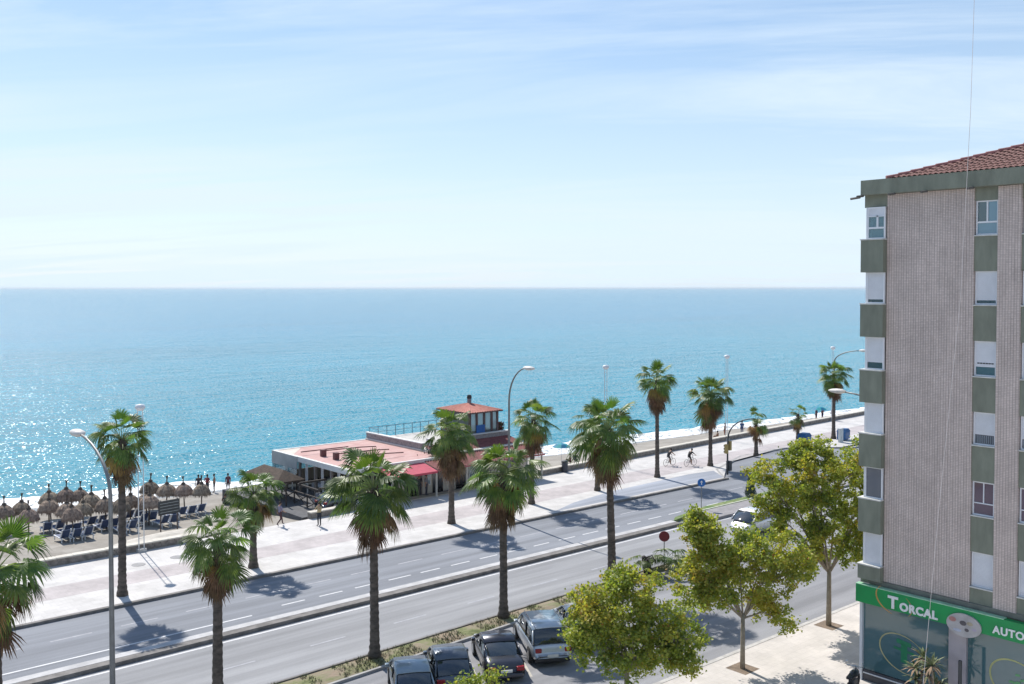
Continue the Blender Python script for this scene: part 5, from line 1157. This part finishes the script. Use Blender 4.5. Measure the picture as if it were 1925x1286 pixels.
# ------------------------------------------------------------------ people
SKIN = pm('skin', (.36, .21, .14), .6, .08, 6); 
def colmat(n, c): return pm(n, c, .85, .12, 6)
def person(label, x, y, z, rz, pose, top, bottom, hair=(.03, .02, .015), shoe=(.06, .06, .07), group=None, bare_legs=False, bare_top=False, sc=1.0, sleeve=True, hat=None):
    j = {'pel': (0, 0, .95), 'sp': (.0, 0, 1.12), 'ch': (.01, 0, 1.32), 'nk': (0, 0, 1.47), 'hd': (.03, 0, 1.58), 'ht': (.02, 0, 1.66)}
    j.update({'sl': (0, .19, 1.41), 'sr': (0, -.19, 1.41), 'el': (-.02, .25, 1.13), 'er': (-.02, -.25, 1.13), 'wl': (.05, .26, .88), 'wr': (.05, -.26, .88), 'hl': (.07, .26, .81), 'hr': (.07, -.26, .81),
              'pl': (0, .10, .90), 'pr': (0, -.10, .90), 'kl': (.02, .11, .50), 'kr': (.02, -.11, .50), 'al': (0, .11, .08), 'ar': (0, -.11, .08), 'tl': (.16, .12, .04), 'tr': (.16, -.12, .04)})
    if pose == 'walk':
        j.update({'kl': (.20, .10, .53), 'al': (.26, .10, .10), 'tl': (.42, .11, .08), 'kr': (.02, -.10, .50), 'ar': (-.30, -.10, .16), 'tr': (-.16, -.11, .05), 'el': (-.14, .24, 1.16), 'wl': (-.08, .25, .92), 'hl': (-.05, .25, .86), 'er': (.08, -.24, 1.14), 'wr': (.26, -.22, 1.0), 'hr': (.32, -.22, .97)})
    if pose == 'sit':
        dz = -.72
        for k in ('pel', 'sp', 'ch', 'nk', 'hd', 'ht', 'sl', 'sr', 'el', 'er', 'wl', 'wr', 'hl', 'hr', 'pl', 'pr'): a = j[k]; j[k] = (a[0], a[1], a[2] + dz)
        j.update({'kl': (.38, .14, .42), 'kr': (.38, -.14, .42), 'al': (.62, .13, .08), 'ar': (.62, -.13, .08), 'tl': (.76, .14, .06), 'tr': (.76, -.14, .06), 'wl': (.26, .2, .42), 'wr': (.26, -.2, .42), 'hl': (.33, .17, .46), 'hr': (.33, -.17, .46), 'el': (.05, .27, .42), 'er': (.05, -.27, .42)})
    if pose == 'ride':
        j.update({'pel': (-.22, 0, .98), 'sp': (-.15, 0, 1.13), 'ch': (.02, 0, 1.30), 'nk': (.12, 0, 1.42), 'hd': (.20, 0, 1.50), 'ht': (.22, 0, 1.58), 'sl': (.08, .18, 1.36), 'sr': (.08, -.18, 1.36), 'el': (.28, .24, 1.18), 'er': (.28, -.24, 1.18), 'wl': (.46, .24, 1.06), 'wr': (.46, -.24, 1.06), 'hl': (.52, .24, 1.03), 'hr': (.52, -.24, 1.03),
                  'pl': (-.2, .10, .94), 'pr': (-.2, -.10, .94), 'kl': (.17, .10, .78), 'kr': (.05, -.10, .58), 'al': (.04, .10, .42), 'ar': (-.02, -.10, .20), 'tl': (.18, .11, .38), 'tr': (.13, -.11, .15)})
    if pose == 'hip':
        j.update({'el': (-.06, .40, 1.2), 'wl': (.05, .22, 1.03), 'hl': (.09, .17, 1.0), 'er': (-.06, -.36, 1.18), 'wr': (.08, -.24, 1.02), 'hr': (.1, -.18, 1.0)})
    if pose == 'lift':
        j.update({'el': (.18, .24, 1.25), 'wl': (.28, .12, 1.42), 'hl': (.28, .08, 1.48), 'er': (.2, -.24, 1.2), 'wr': (.36, -.1, 1.25), 'hr': (.4, -.06, 1.25)})
    R_ = {'pel': (.15, .12), 'sp': (.145, .11), 'ch': (.17, .12), 'nk': (.06, .06), 'hd': (.085, .08), 'ht': (.09, .085), 'sl': .07, 'sr': .07, 'el': .045, 'er': .045, 'wl': .032, 'wr': .032, 'hl': .036, 'hr': .036, 'pl': .105, 'pr': .105, 'kl': .062, 'kr': .062, 'al': .042, 'ar': .042, 'tl': .04, 'tr': .04}
    E = [('pel', 'sp', 'T'), ('sp', 'ch', 'T'), ('ch', 'nk', 'S'), ('nk', 'hd', 'S'), ('hd', 'ht', 'H'), ('ch', 'sl', 'T'), ('ch', 'sr', 'T'), ('sl', 'el', 'A'), ('sr', 'er', 'A'), ('el', 'wl', 'S'), ('er', 'wr', 'S'), ('wl', 'hl', 'S'), ('wr', 'hr', 'S'),
         ('pel', 'pl', 'B'), ('pel', 'pr', 'B'), ('pl', 'kl', 'B'), ('pr', 'kr', 'B'), ('kl', 'al', 'C'), ('kr', 'ar', 'C'), ('al', 'tl', 'F'), ('ar', 'tr', 'F')]
    for sd_ in ('l', 'r'):                       # five fingers rooted in the palm
        w, h = Vector(j['w' + sd_]), Vector(j['h' + sd_]); d = (h - w).normalized(); sdv = d.cross(Vector((0, 0, 1)));  sdv = sdv.normalized() if sdv.length > .1 else Vector((1, 0, 0))
        for q in range(4): k = 'f%s%d' % (sd_, q); j[k] = tuple(h + sdv * (q - 1.5) * .022 + d * (.075 - .012 * abs(q - 1.4)) + Vector((0, 0, -.01))); R_[k] = .009; E.append(('h' + sd_, k, 'S'))
        k = 'f%st' % sd_; j[k] = tuple(w.lerp(h, .6) + sdv * .055 + d * .03); R_[k] = .010; E.append(('h' + sd_, k, 'S'))
    names = list(j); idx = {n: i for i, n in enumerate(names)}
    me = bpy.data.meshes.new('p'); me.from_pydata([j[n] for n in names], [(idx[a], idx[b]) for a, b, _ in E], []); ob = bpy.data.objects.new('p', me); col.objects.link(ob)
    md = ob.modifiers.new('s', 'SKIN'); md.use_smooth_shade = True
    if not me.skin_vertices:
        bm = bmesh.new(); bm.from_mesh(me); bm.verts.layers.skin.verify(); bm.to_mesh(me); bm.free()
    sv = me.skin_vertices[0].data
    for n in names: r_ = R_[n]; sv[idx[n]].radius = r_ if hasattr(r_, '__len__') else (r_, r_); sv[idx[n]].use_root = (n == 'pel')
    sb = ob.modifiers.new('u', 'SUBSURF'); sb.levels = 1; sb.render_levels = 1
    dg = bpy.context.evaluated_depsgraph_get(); dg.update(); m2 = bpy.data.meshes.new_from_object(ob.evaluated_get(dg)); bpy.data.objects.remove(ob)
    mats = [SKIN, colmat('cloth_%02d%02d%02d' % tuple(int(c * 99) for c in top), top), colmat('cloth_%02d%02d%02d' % tuple(int(c * 99) for c in bottom), bottom), colmat('hair_%02d%02d' % (int(hair[0] * 99), int(hair[1] * 99)), hair), colmat('shoe_%02d' % int(shoe[0] * 99), shoe)]
    m2.materials.clear()
    for q in mats: m2.materials.append(q)
    segs = [(Vector(j[a]), Vector(j[b]), c) for a, b, c in E]
    def near(p):
        best = None
        for a, b, c in segs:
            ab = b - a; t = max(0, min(1, (p - a).dot(ab) / ab.length_squared)); dd = (p - a - ab * t).length
            if best is None or dd < best[0]: best = (dd, c, t)
        return best
    hdv = Vector(j['hd']); htv = Vector(j['ht'])
    for f in m2.polygons:
        dd, c, t = near(f.center); mi = 0
        if c == 'T': mi = 0 if bare_top else 1
        elif c == 'A': mi = 1 if (sleeve and not bare_top) else 0
        elif c == 'B': mi = 2
        elif c == 'C': mi = 0 if bare_legs else 2
        elif c == 'F': mi = 0 if bare_legs and pose == 'sit' else 4
        elif c == 'H': mi = 3 if (f.center.z > htv.z + .02 or f.center.x < htv.x - .02) else 0
        f.material_index = mi; f.use_smooth = True
    T = bpy.data.objects.new('person', m2); col.objects.link(T); T.location = (x, y, z); T.rotation_euler = (0, 0, rz); T.scale = (sc, sc, sc); tag(T, label, 'person', group)
    m = MB(); m.lathe([(0, .115), (.05, .105), (.085, .06), (.098, 0), (.09, -.05)], 12, tuple(htv + Vector((-.012, 0, .015)))); m.build('hair', mats[3], T, True)
    m = MB(); n_ = Vector(j['hd']); m.tube([n_ + Vector((.07, 0, .06)), n_ + Vector((.115, 0, .03)), n_ + Vector((.08, 0, .02))], [.008, .014, .01], 5); m.build('nose', SKIN, T, True)
    return T
PH = .155
person('pedestrian in a beige top and black trousers on the promenade before the short stone wall', 36.0, 62.6, PH, R(200), 'lift', (.45, .36, .20), (.015, .02, .03))
person('pedestrian striding in a greyish purple top and dark red trousers near the wall end', 33.9, 64.6, PH, R(0), 'walk', (.22, .20, .28), (.07, .03, .035))
person('leftmost of the bathers standing in a row before the surf, dark top', 37.9, 88.2, sand_z(37.9, 88.2), R(80), 'stand', (.06, .05, .06), (.02, .03, .06), bare_legs=True, group='bathers by the surf')
person('middle bather in a red top, in the close trio before the surf', 38.5, 87.6, sand_z(38.5, 87.6), R(20), 'hip', (.25, .04, .05), (.05, .05, .06), bare_legs=True, group='bathers by the surf')
person('right bather of the close trio before the surf, bare backed', 39.1, 87.4, sand_z(39.1, 87.4), R(150), 'hip', (.1, .05, .05), (.04, .04, .05), bare_legs=True, bare_top=True, group='bathers by the surf')
person('lone standing bather in a dark red top, right of the close trio', 40.1, 86.6, sand_z(40.1, 86.6), R(90), 'stand', (.16, .05, .07), (.05, .02, .03), bare_legs=True, group='bathers by the surf')
person('dark figure sitting on the sand between the thatched parasols and restaurant', 36.4, 79.2, sand_z(36.4, 79.2) - .05, R(60), 'sit', (.03, .025, .03), (.03, .03, .04), bare_legs=True)
person('sunbather in red sitting under the turquoise parasol beyond the litter bin', 71.3, 72.5, sand_z(71.3, 72.5) - .03, R(150), 'sit', (.35, .05, .07), (.12, .03, .05), bare_legs=True)
person('sunbather in dark clothes beside the one in red under the parasol', 72.5, 72.9, sand_z(72.5, 72.9) - .03, R(60), 'sit', (.04, .04, .06), (.05, .05, .08), bare_legs=True)
person('sun-tanned bather standing on the sand left of the arched signal', 97.6, 72.4, sand_z(97.6, 72.4), R(100), 'stand', (.30, .15, .08), (.30, .08, .04), bare_legs=True, bare_top=True)
person('bather in blue standing on the sand right of the signal post', 100.6, 72.1, sand_z(100.6, 72.1), R(10), 'stand', (.03, .09, .22), (.03, .06, .16), bare_legs=False)
person('bather crouched on the sand beside the sun-tanned standing one', 95.6, 72.0, sand_z(95.6, 72.0) - .03, R(100), 'sit', (.3, .16, .1), (.12, .1, .1), bare_legs=True, bare_top=True)
person('left of the two far bathers standing by the pale turquoise parasol', 121.4, 74.6, sand_z(121.4, 74.6), R(90), 'stand', (.09, .05, .08), (.06, .04, .06), bare_legs=True)
person('right of the two far bathers standing by the pale turquoise parasol', 122.3, 74.2, sand_z(122.3, 74.2), R(90), 'hip', (.16, .08, .10), (.05, .03, .06), bare_legs=True)
person('far walker in pinkish clothes leaning on the wall below the turquoise parasol', 115.6, 68.6, PH, R(60), 'stand', (.30, .16, .22), (.10, .04, .10))
person('dark figure standing under the crimson awning at a restaurant doorway', 47.5, 66.2, .2, R(-120), 'stand', (.03, .03, .035), (.03, .03, .04))
person('figure in grey standing beside the awning post of the restaurant', 48.0, 65.9, .2, R(-60), 'stand', (.18, .18, .2), (.05, .05, .07))
def bicycle(x, y, z, rz, label):
    t = thing('bicycle', label, 'bicycle', (x, y, z), rz, 'bicycles on the promenade'); fr = pm('bike_frame', (.10, .10, .12), .4, metal=.4)
    for wx in (-.52, .52):
        m = MB(); N = 24; ring = [(wx + .33 * math.cos(2 * PI * i / N), 0, .34 + .33 * math.sin(2 * PI * i / N)) for i in range(N + 1)]; m.tube(ring, .018, 5, False); w = m.build('wheel', pm('tyre', (.02, .02, .022), .9), t)
        m = MB()
        for i in range(10): a = 2 * PI * i / 10; m.tube([(wx, 0, .34), (wx + .32 * math.cos(a), 0, .34 + .32 * math.sin(a))], .004, 3)
        m.build('spokes', M_PALEMET, w)['kind'] = 'stuff'
    m = MB(); pts = {'bb': (-.06, 0, .32), 'st': (-.2, 0, .82), 'hd': (.34, 0, .84), 'r': (-.52, 0, .34), 'f': (.52, 0, .34), 'hb': (.30, 0, .98)}
    for a, b_ in (('bb', 'st'), ('bb', 'hd'), ('st', 'hd'), ('r', 'bb'), ('r', 'st'), ('f', 'hd'), ('hd', 'hb')): m.tube([pts[a], pts[b_]], .018, 6)
    m.build('frame', fr, t); MB().tube([(.46, -.27, 1.0), (.40, -.1, 1.0), (.30, 0, .98), (.40, .1, 1.0), (.46, .27, 1.0)], .014, 6).build('handlebar', fr, t)
    m = MB(); m.box(-.36, -.10, -.06, .06, .86, .90); m.build('saddle', M_DKMET, t); MB().tube([(-.06, -.12, .22), (-.06, -.06, .32), (-.06, .06, .32), (.0, .12, .42)], .012, 5).build('cranks', fr, t)
bicycle(74.05, 61.5, PH, R(-4), 'bicycle of the left rider, just right of the tall palm trunk'); person('left cyclist dressed in black, just right of the tall palm trunk', 74.05, 61.5, PH, R(-4), 'ride', (.012, .012, .018), (.06, .06, .07), sleeve=False, bare_legs=True)
bicycle(75.5, 60.1, PH, R(-6), 'bicycle of the right rider, between two palm trunks'); person('right cyclist in black shirt and shorts, midway between two palm trunks', 75.5, 60.1, PH, R(-6), 'ride', (.01, .01, .012), (.01, .01, .012), sleeve=True, bare_legs=True)

# ------------------------------------------------------------------ vehicles
M_TYRE = pm('tyre_rubber', (.02, .02, .022), .9); M_RIM = pm('alloy', (.45, .46, .48), .35, metal=.7); M_CGL = glass_mat('car_glass', (.02, .028, .035), .04); M_TAIL = pm('tail_lamp', (.30, .01, .015), .25); M_HEADL = pm('head_lamp', (.6, .62, .65), .15); M_BLK = pm('black_trim', (.02, .02, .022), .5); M_PLATE = pm('plate_white', (.62, .62, .60), .5); M_CHROME = pm('chrome', (.6, .6, .6), .2, metal=.9)
def car(x, y, rz, L, W, H, style, colr, label, name, glass_c=None, rails=False, group='cars in the slanted parking bays', wagon=False):
    t = thing(name, label, 'van' if 'van' in name else 'car', (x, y, .012), rz, group); pt = paint(name + '_paint_%d' % int(x * 10), colr)
    h = L / 2; w = W / 2; belt = H * .60
    if style == 'sedan': st = [(-h, .40, .50, .78), (-h + .12, .24, .80, .90), (-h + .55, .20, .98, .97), (-h * .4, .20, .99, .99), (0, .2, .985, 1), (h * .32, .20, .98, .99), (h - .85, .20, .90, .97), (h - .25, .22, .74, .86), (h - .02, .34, .52, .66)]
    elif style == 'suv': st = [(-h, .42, .52, .84), (-h + .08, .28, .98, .93), (-h + .4, .24, 1.04, .98), (-h * .4, .24, 1.03, .99), (0, .24, 1.02, 1), (h * .35, .24, 1.01, .99), (h - .85, .24, .94, .97), (h - .25, .26, .80, .87), (h - .02, .38, .58, .68)]
    elif style == 'hatch': st = [(-h, .38, .50, .82), (-h + .07, .24, .90, .93), (-h + .35, .20, .95, .98), (-h * .4, .20, .95, .99), (0, .2, .94, 1), (h * .35, .20, .93, .99), (h - .75, .20, .85, .96), (h - .22, .22, .70, .85), (h - .02, .34, .50, .66)]
    else: st = [(-h, .42, .60, .90), (-h + .06, .30, 1.12, .96), (-h + .3, .26, 1.18, 1), (0, .26, 1.18, 1), (h * .45, .26, 1.16, 1), (h - .55, .26, 1.08, .98), (h - .2, .28, .86, .9), (h - .02, .4, .6, .75)]
    m = MB(); ring = 14
    for (sx, zl, zt, wf) in st:
        ww = w * wf; hm = zl + (zt - zl) * .58
        pts = [(-ww * .80, zl), (-ww * .96, zl + .08), (-ww, hm), (-ww * .975, zt - .09), (-ww * .90, zt - .02), (-ww * .62, zt + .012), (-ww * .2, zt + .022)]
        pts = pts + [(-a, b_) for a, b_ in pts[::-1]]
        for a, b_ in pts: m.v.append((sx, a, b_))
    for i in range(len(st) - 1):
        for k in range(ring): a = i * ring + k; b_ = i * ring + (k + 1) % ring; m.face(a, b_, b_ + ring, a + ring)
    m.face(*range(ring)); m.face(*[(len(st) - 1) * ring + k for k in range(ring)][::-1])
    body = m.build('body', pt, t, True); sb = body.modifiers.new('s', 'SUBSURF'); sb.levels = 1; sb.render_levels = 1
    # greenhouse: glass all round under a painted roof panel
    if style == 'sedan': gh = [(-h + .75, .97, .98, .70), (-h + 1.45, .96, H - .06, .80), (-.05, .97, H, .82), (.55, .97, H - .05, .80), (1.30, .95, .96, .78)]
    elif style == 'suv': gh = [(-h + .22, 1.02, 1.04, .86), (-h + .48, 1.0, H - .06, .84), (-h + 1.2, 1.0, H, .86), (.45, 1.0, H - .03, .84), (1.30, .99, 1.0, .82)]
    elif style == 'hatch': gh = [(-h + .20, .92, .94, .84), (-h + .75, .92, H - .05, .80), (-.1, .92, H, .84), (.5, .92, H - .05, .82), (1.25, .90, .92, .8)]
    else: gh = [(-h + .06, 1.14, 1.2, .94), (-h + .16, 1.14, H - .04, .90), (0, 1.14, H, .92), (h * .5, 1.14, H - .05, .90), (h * .5 + .7, 1.10, 1.12, .88)]
    def sect(g): sx, zb, zt, rf = g; return [(sx, -w * .93, zb - .03), (sx, -w * (.93 - (.93 - rf) * .9), zt - .07), (sx, -w * rf * .9, zt - .01), (sx, 0, zt + .015), (sx, w * rf * .9, zt - .01), (sx, w * (.93 - (.93 - rf) * .9), zt - .07), (sx, w * .93, zb - .03)]
    m = MB()
    for g in gh: m.v += sect(g)
    for i in range(len(gh) - 1):
        for k in range(6): a = i * 7 + k; m.face(a, a + 1, a + 8, a + 7)
    m.build('glasshouse', M_CGL, t, True)
    # roof skin, pillars
    m = MB(); roofg = gh[1:-1]
    for g in roofg: s_ = sect(g); m.v += [(p[0], p[1] * 1.01, p[2] + .012) for p in s_[1:6]]
    for i in range(len(roofg) - 1):
        for k in range(4): a = i * 5 + k; m.face(a, a + 1, a + 6, a + 5)
    r_ = m.build('roof', pt, t, True); sm = r_.modifiers.new('s', 'SOLIDIFY'); sm.thickness = .02
    for sgn in (1, -1):
        P_ = lambda g, k: Vector((sect(g)[k][0], sect(g)[k][1] * sgn * 1.012, sect(g)[k][2] + .004))
        for (ga, gb) in ((gh[0], gh[1]), (gh[-1], gh[-2])): MB().tube([P_(ga, 0) + Vector((0, 0, .02)), P_(gb, 1)], [.05, .035], 6).build('pillar', pt, t, True)
        xb = (gh[1][0] + gh[-2][0]) / 2
        for xq in ((xb,) if style != 'van' else (xb - .6, xb + .5)): MB().tube([(xq - .03, -w * .935 * sgn, gh[2][1]), (xq, -w * (gh[2][3] + .05) * sgn, H - .1)], .035, 5).build('pillar', M_BLK if style != 'van' else pt, t)
        MB().tube([P_(g, 1) for g in roofg], .022, 5).build('roof_edge', pt, t, True)
        if rails: MB().tube([Vector((g[0], sgn * w * .74, g[2] + .06)) for g in roofg], .022, 6).build('roof_rail', M_CHROME, t, True)
        m = MB(); m.box(-.10, .10, 0, .18, -.07, .07); m.xf(Matrix.Translation((gh[-1][0] - .35, w * .97 * sgn if sgn > 0 else -w * .97 - .18, belt + .08))); m.build('mirror', pt, t, bevel=.03)
        for wx in (-h + .82, h - .88):
            yy = sgn * (w - .09); m = MB(); R0 = .33
            m.lathe([(.0, -.1), (R0 * .98, -.1), (R0, -.07), (R0, .07), (R0 * .98, .1), (0, .1)], 22); m.xf(Matrix.Translation((wx, yy, R0)) @ Matrix.Rotation(R(90), 4, 'X')); wl_ = m.build('wheel', M_TYRE, t, True)
            m = MB(); m.lathe([(0, .105), (.2, .11), (.225, .10)], 18); m.xf(Matrix.Translation((wx, yy, R0)) @ Matrix.Rotation(R(-90 * sgn), 4, 'X')); m.build('rim', M_RIM, wl_, True)
            m = MB(); m.lathe([(0, .0), (.40, .0), (.40, .012), (0, .012)], 22); m.xf(Matrix.Translation((wx, sgn * (w * .985), R0 + .02)) @ Matrix.Rotation(R(-90 * sgn), 4, 'X')); m.v = [v if v[2] > .19 else (v[0], v[1], .19) for v in m.v]; m.build('wheel_arch', M_BLK, t)
        zt = st[1][2]; m = MB(); lw = .36 if style != 'van' else .16
        m.box(-h - .015, -h + .18, 0, lw, zt - .27, zt - .08) if style != 'suv' else m.box(-h - .005, -h + .2, 0, .30, zt - .30, zt - .10)
        m.xf(Matrix.Translation((.03, (w * .90 - lw if sgn > 0 else -w * .90), 0))); m.build('tail_light', M_TAIL, t, bevel=.03)
        m = MB(); m.box(h - .30, h - .06, 0, .34, .56, .72); m.xf(Matrix.Translation((0, w * .80 - .34 if sgn > 0 else -w * .80, 0))); m.build('headlight', M_HEADL, t, bevel=.03)
    MB().box(-h - .03, -h + .06, -.26, .26, .50, .61).build('number_plate', M_PLATE, t); MB().box(h - .08, h + .01, -.26, .26, .36, .46).build('number_plate', M_PLATE, t)
    MB().box(-h - .025, -h + .15, -w * .84, w * .84, .26, .44).build('rear_bumper', M_BLK if style == 'suv' else pt, t, bevel=.04)
    return t
A = R(60.6)
car(31.95, 34.5, A, 4.85, 1.95, 1.72, 'suv', (.58, .62, .66), 'silver sport utility car with roof rails parked in the slanted bay, widest of the row', 'silver_suv', rails=True)
car(29.05, 34.35, A, 4.55, 1.82, 1.42, 'sedan', (.035, .038, .055), 'dark saloon car with red tail lights, parked directly left of the silver sport utility car', 'dark_saloon')
car(26.3, 34.45, A, 4.15, 1.76, 1.45, 'hatch', (.09, .11, .14), 'dark blue-grey hatchback between the dark saloon and the leftmost car', 'parked_hatchback')
car(24.2, 34.4, A, 4.2, 1.76, 1.43, 'hatch', (.30, .36, .40), 'leftmost parked car, teal-grey hatchback cut by the bottom edge', 'parked_hatchback')
car(34.65, 34.6, A, 4.4, 1.78, 1.46, 'sedan', (.46, .48, .50), 'silver saloon mostly hidden by the nearest street tree, right of the silver utility car', 'silver_saloon')
car(58.9, 40.9, R(180), 4.5, 1.85, 1.7, 'van', (.72, .72, .73), 'white van driving on the near carriageway behind the tallest street trees', 'white_van', group=None)
car(40.6, 67.3, R(5), 3.9, 1.7, 1.4, 'hatch', (.10, .12, .16), 'dark small car parked at the restaurant behind the short stone wall', 'parked_hatchback', group=None)
# parked motorbike by the shop corner
t = thing('motorbike', 'parked black motorbike at the shop corner, only its top showing at the bottom edge', 'motorbike', (38.45, 21.75, .13), R(15))
for wx in (-.62, .66):
    m = MB(); m.lathe([(0, -.05), (.28, -.06), (.31, 0), (.28, .06), (0, .05)], 20); m.xf(Matrix.Translation((wx, 0, .31)) @ Matrix.Rotation(R(90), 4, 'X')); m.build('wheel', M_TYRE, t, True)
m = MB(); m.lathe([(0, -.45), (.14, -.35), (.19, 0), (.15, .35), (0, .42)], 12); m.xf(Matrix.Translation((.1, 0, .72)) @ Matrix.Rotation(R(90), 4, 'Y')); m.build('tank', paint('bike_black', (.03, .03, .035)), t, True)
MB().box(-.62, -.02, -.14, .14, .70, .82).build('seat', M_BLK, t, bevel=.04); MB().tube([(.28, -.36, 1.02), (.38, -.1, .98), (.38, .1, .98), (.28, .36, 1.02)], .018, 6).build('handlebar', M_CHROME, t); MB().tube([(.66, 0, .31), (.40, 0, .98)], .035, 6).build('fork', M_CHROME, t)
MB().box(-.3, .35, -.12, .12, .28, .62).build('engine', M_DKMET, t, bevel=.03)
for sgn in (-1, 1): MB().lathe([(0, 0), (.06, .01), (0, .03)], 10).xf(Matrix.Translation((.30, sgn * .36, 1.18))).build('mirror', M_CHROME, t)
# potted spiky plants before the shop and a black post
def yucca(x, y, label, seed, H):
    t = thing('potted_yucca', label, 'potted plant', (x, y, .13), 0, 'spiky potted plants before the shop'); rr = random.Random(seed)
    m = MB(); m.lathe([(0, 0), (.24, 0), (.32, .5), (.29, .5), (.27, .45), (0, .45)], 14); m.build('pot', pm('pot_clay', (.22, .14, .10), .85), t, True)
    m = MB(); heads = [(rr.uniform(-.25, .25), rr.uniform(-.25, .25), H * f_) for f_ in (.55, .72, .9)]
    for hx, hy, hz in heads: m.tube([(0, 0, .4), (hx * .6, hy * .6, hz * .6), (hx, hy, hz)], [.05, .045, .04], 6)
    m.build('stem', M_BARK, t)
    m = MB()
    for hx, hy, hz in heads:
        for k in range(34):
            a = rr.uniform(0, 2 * PI); e = rr.uniform(-.5, 1.4); L = rr.uniform(.45, .75); d = Vector((math.cos(a) * math.cos(e), math.sin(a) * math.cos(e), math.sin(e))); w = d.cross(Vector((0, 0, 1))).normalized() * .04; p = Vector((hx, hy, hz)); q = p + d * L * .6; r_ = p + d * L + Vector((0, 0, -.10))
            m.cur = 1 if e < 0 or rr.random() < .15 else 0; m.poly([p - w * .6, p + w * .6, q + w, q - w]); m.poly([q - w, q + w, r_])
    m.build('leaves', [pm('yucca_leaf', (.08, .12, .05), .6, c2=(.18, .20, .09)), pm('yucca_dry', (.28, .19, .12), .8)], t)
yucca(38.55, 18.95, 'left spiky potted plant before the shop window, under the oval plaque', 3, 2.55)
yucca(38.5, 18.2, 'right spiky potted plant touching the black post before the shop pillar', 9, 2.45)
tag(MB().cyl(38.95, 17.4, .13, 2.6, .07, seg=12).build('black_post', M_DKMET), 'plain black post standing before the shop pillar', 'post')

# ------------------------------------------------------------------ sea air: one closed box of even, pale haze
m = MB(); m.box(-60500, 60500, -4500, 70500, -3.2, 26)
hz = m.build('haze', []); hz.data.materials.clear()
hm = bpy.data.materials.new('haze_air'); hm.use_nodes = True; nt = hm.node_tree; nt.nodes.clear(); o = nt.nodes.new('ShaderNodeOutputMaterial'); v = nt.nodes.new('ShaderNodeVolumePrincipled')
v.inputs['Color'].default_value = (.86, .94, 1, 1); v.inputs['Density'].default_value = 5e-5; v.inputs['Anisotropy'].default_value = .2; nt.links.new(v.outputs[0], o.inputs['Volume']); hz.data.materials.append(hm); tag(hz, kind='stuff')
scene.cycles.volume_bounces = 0
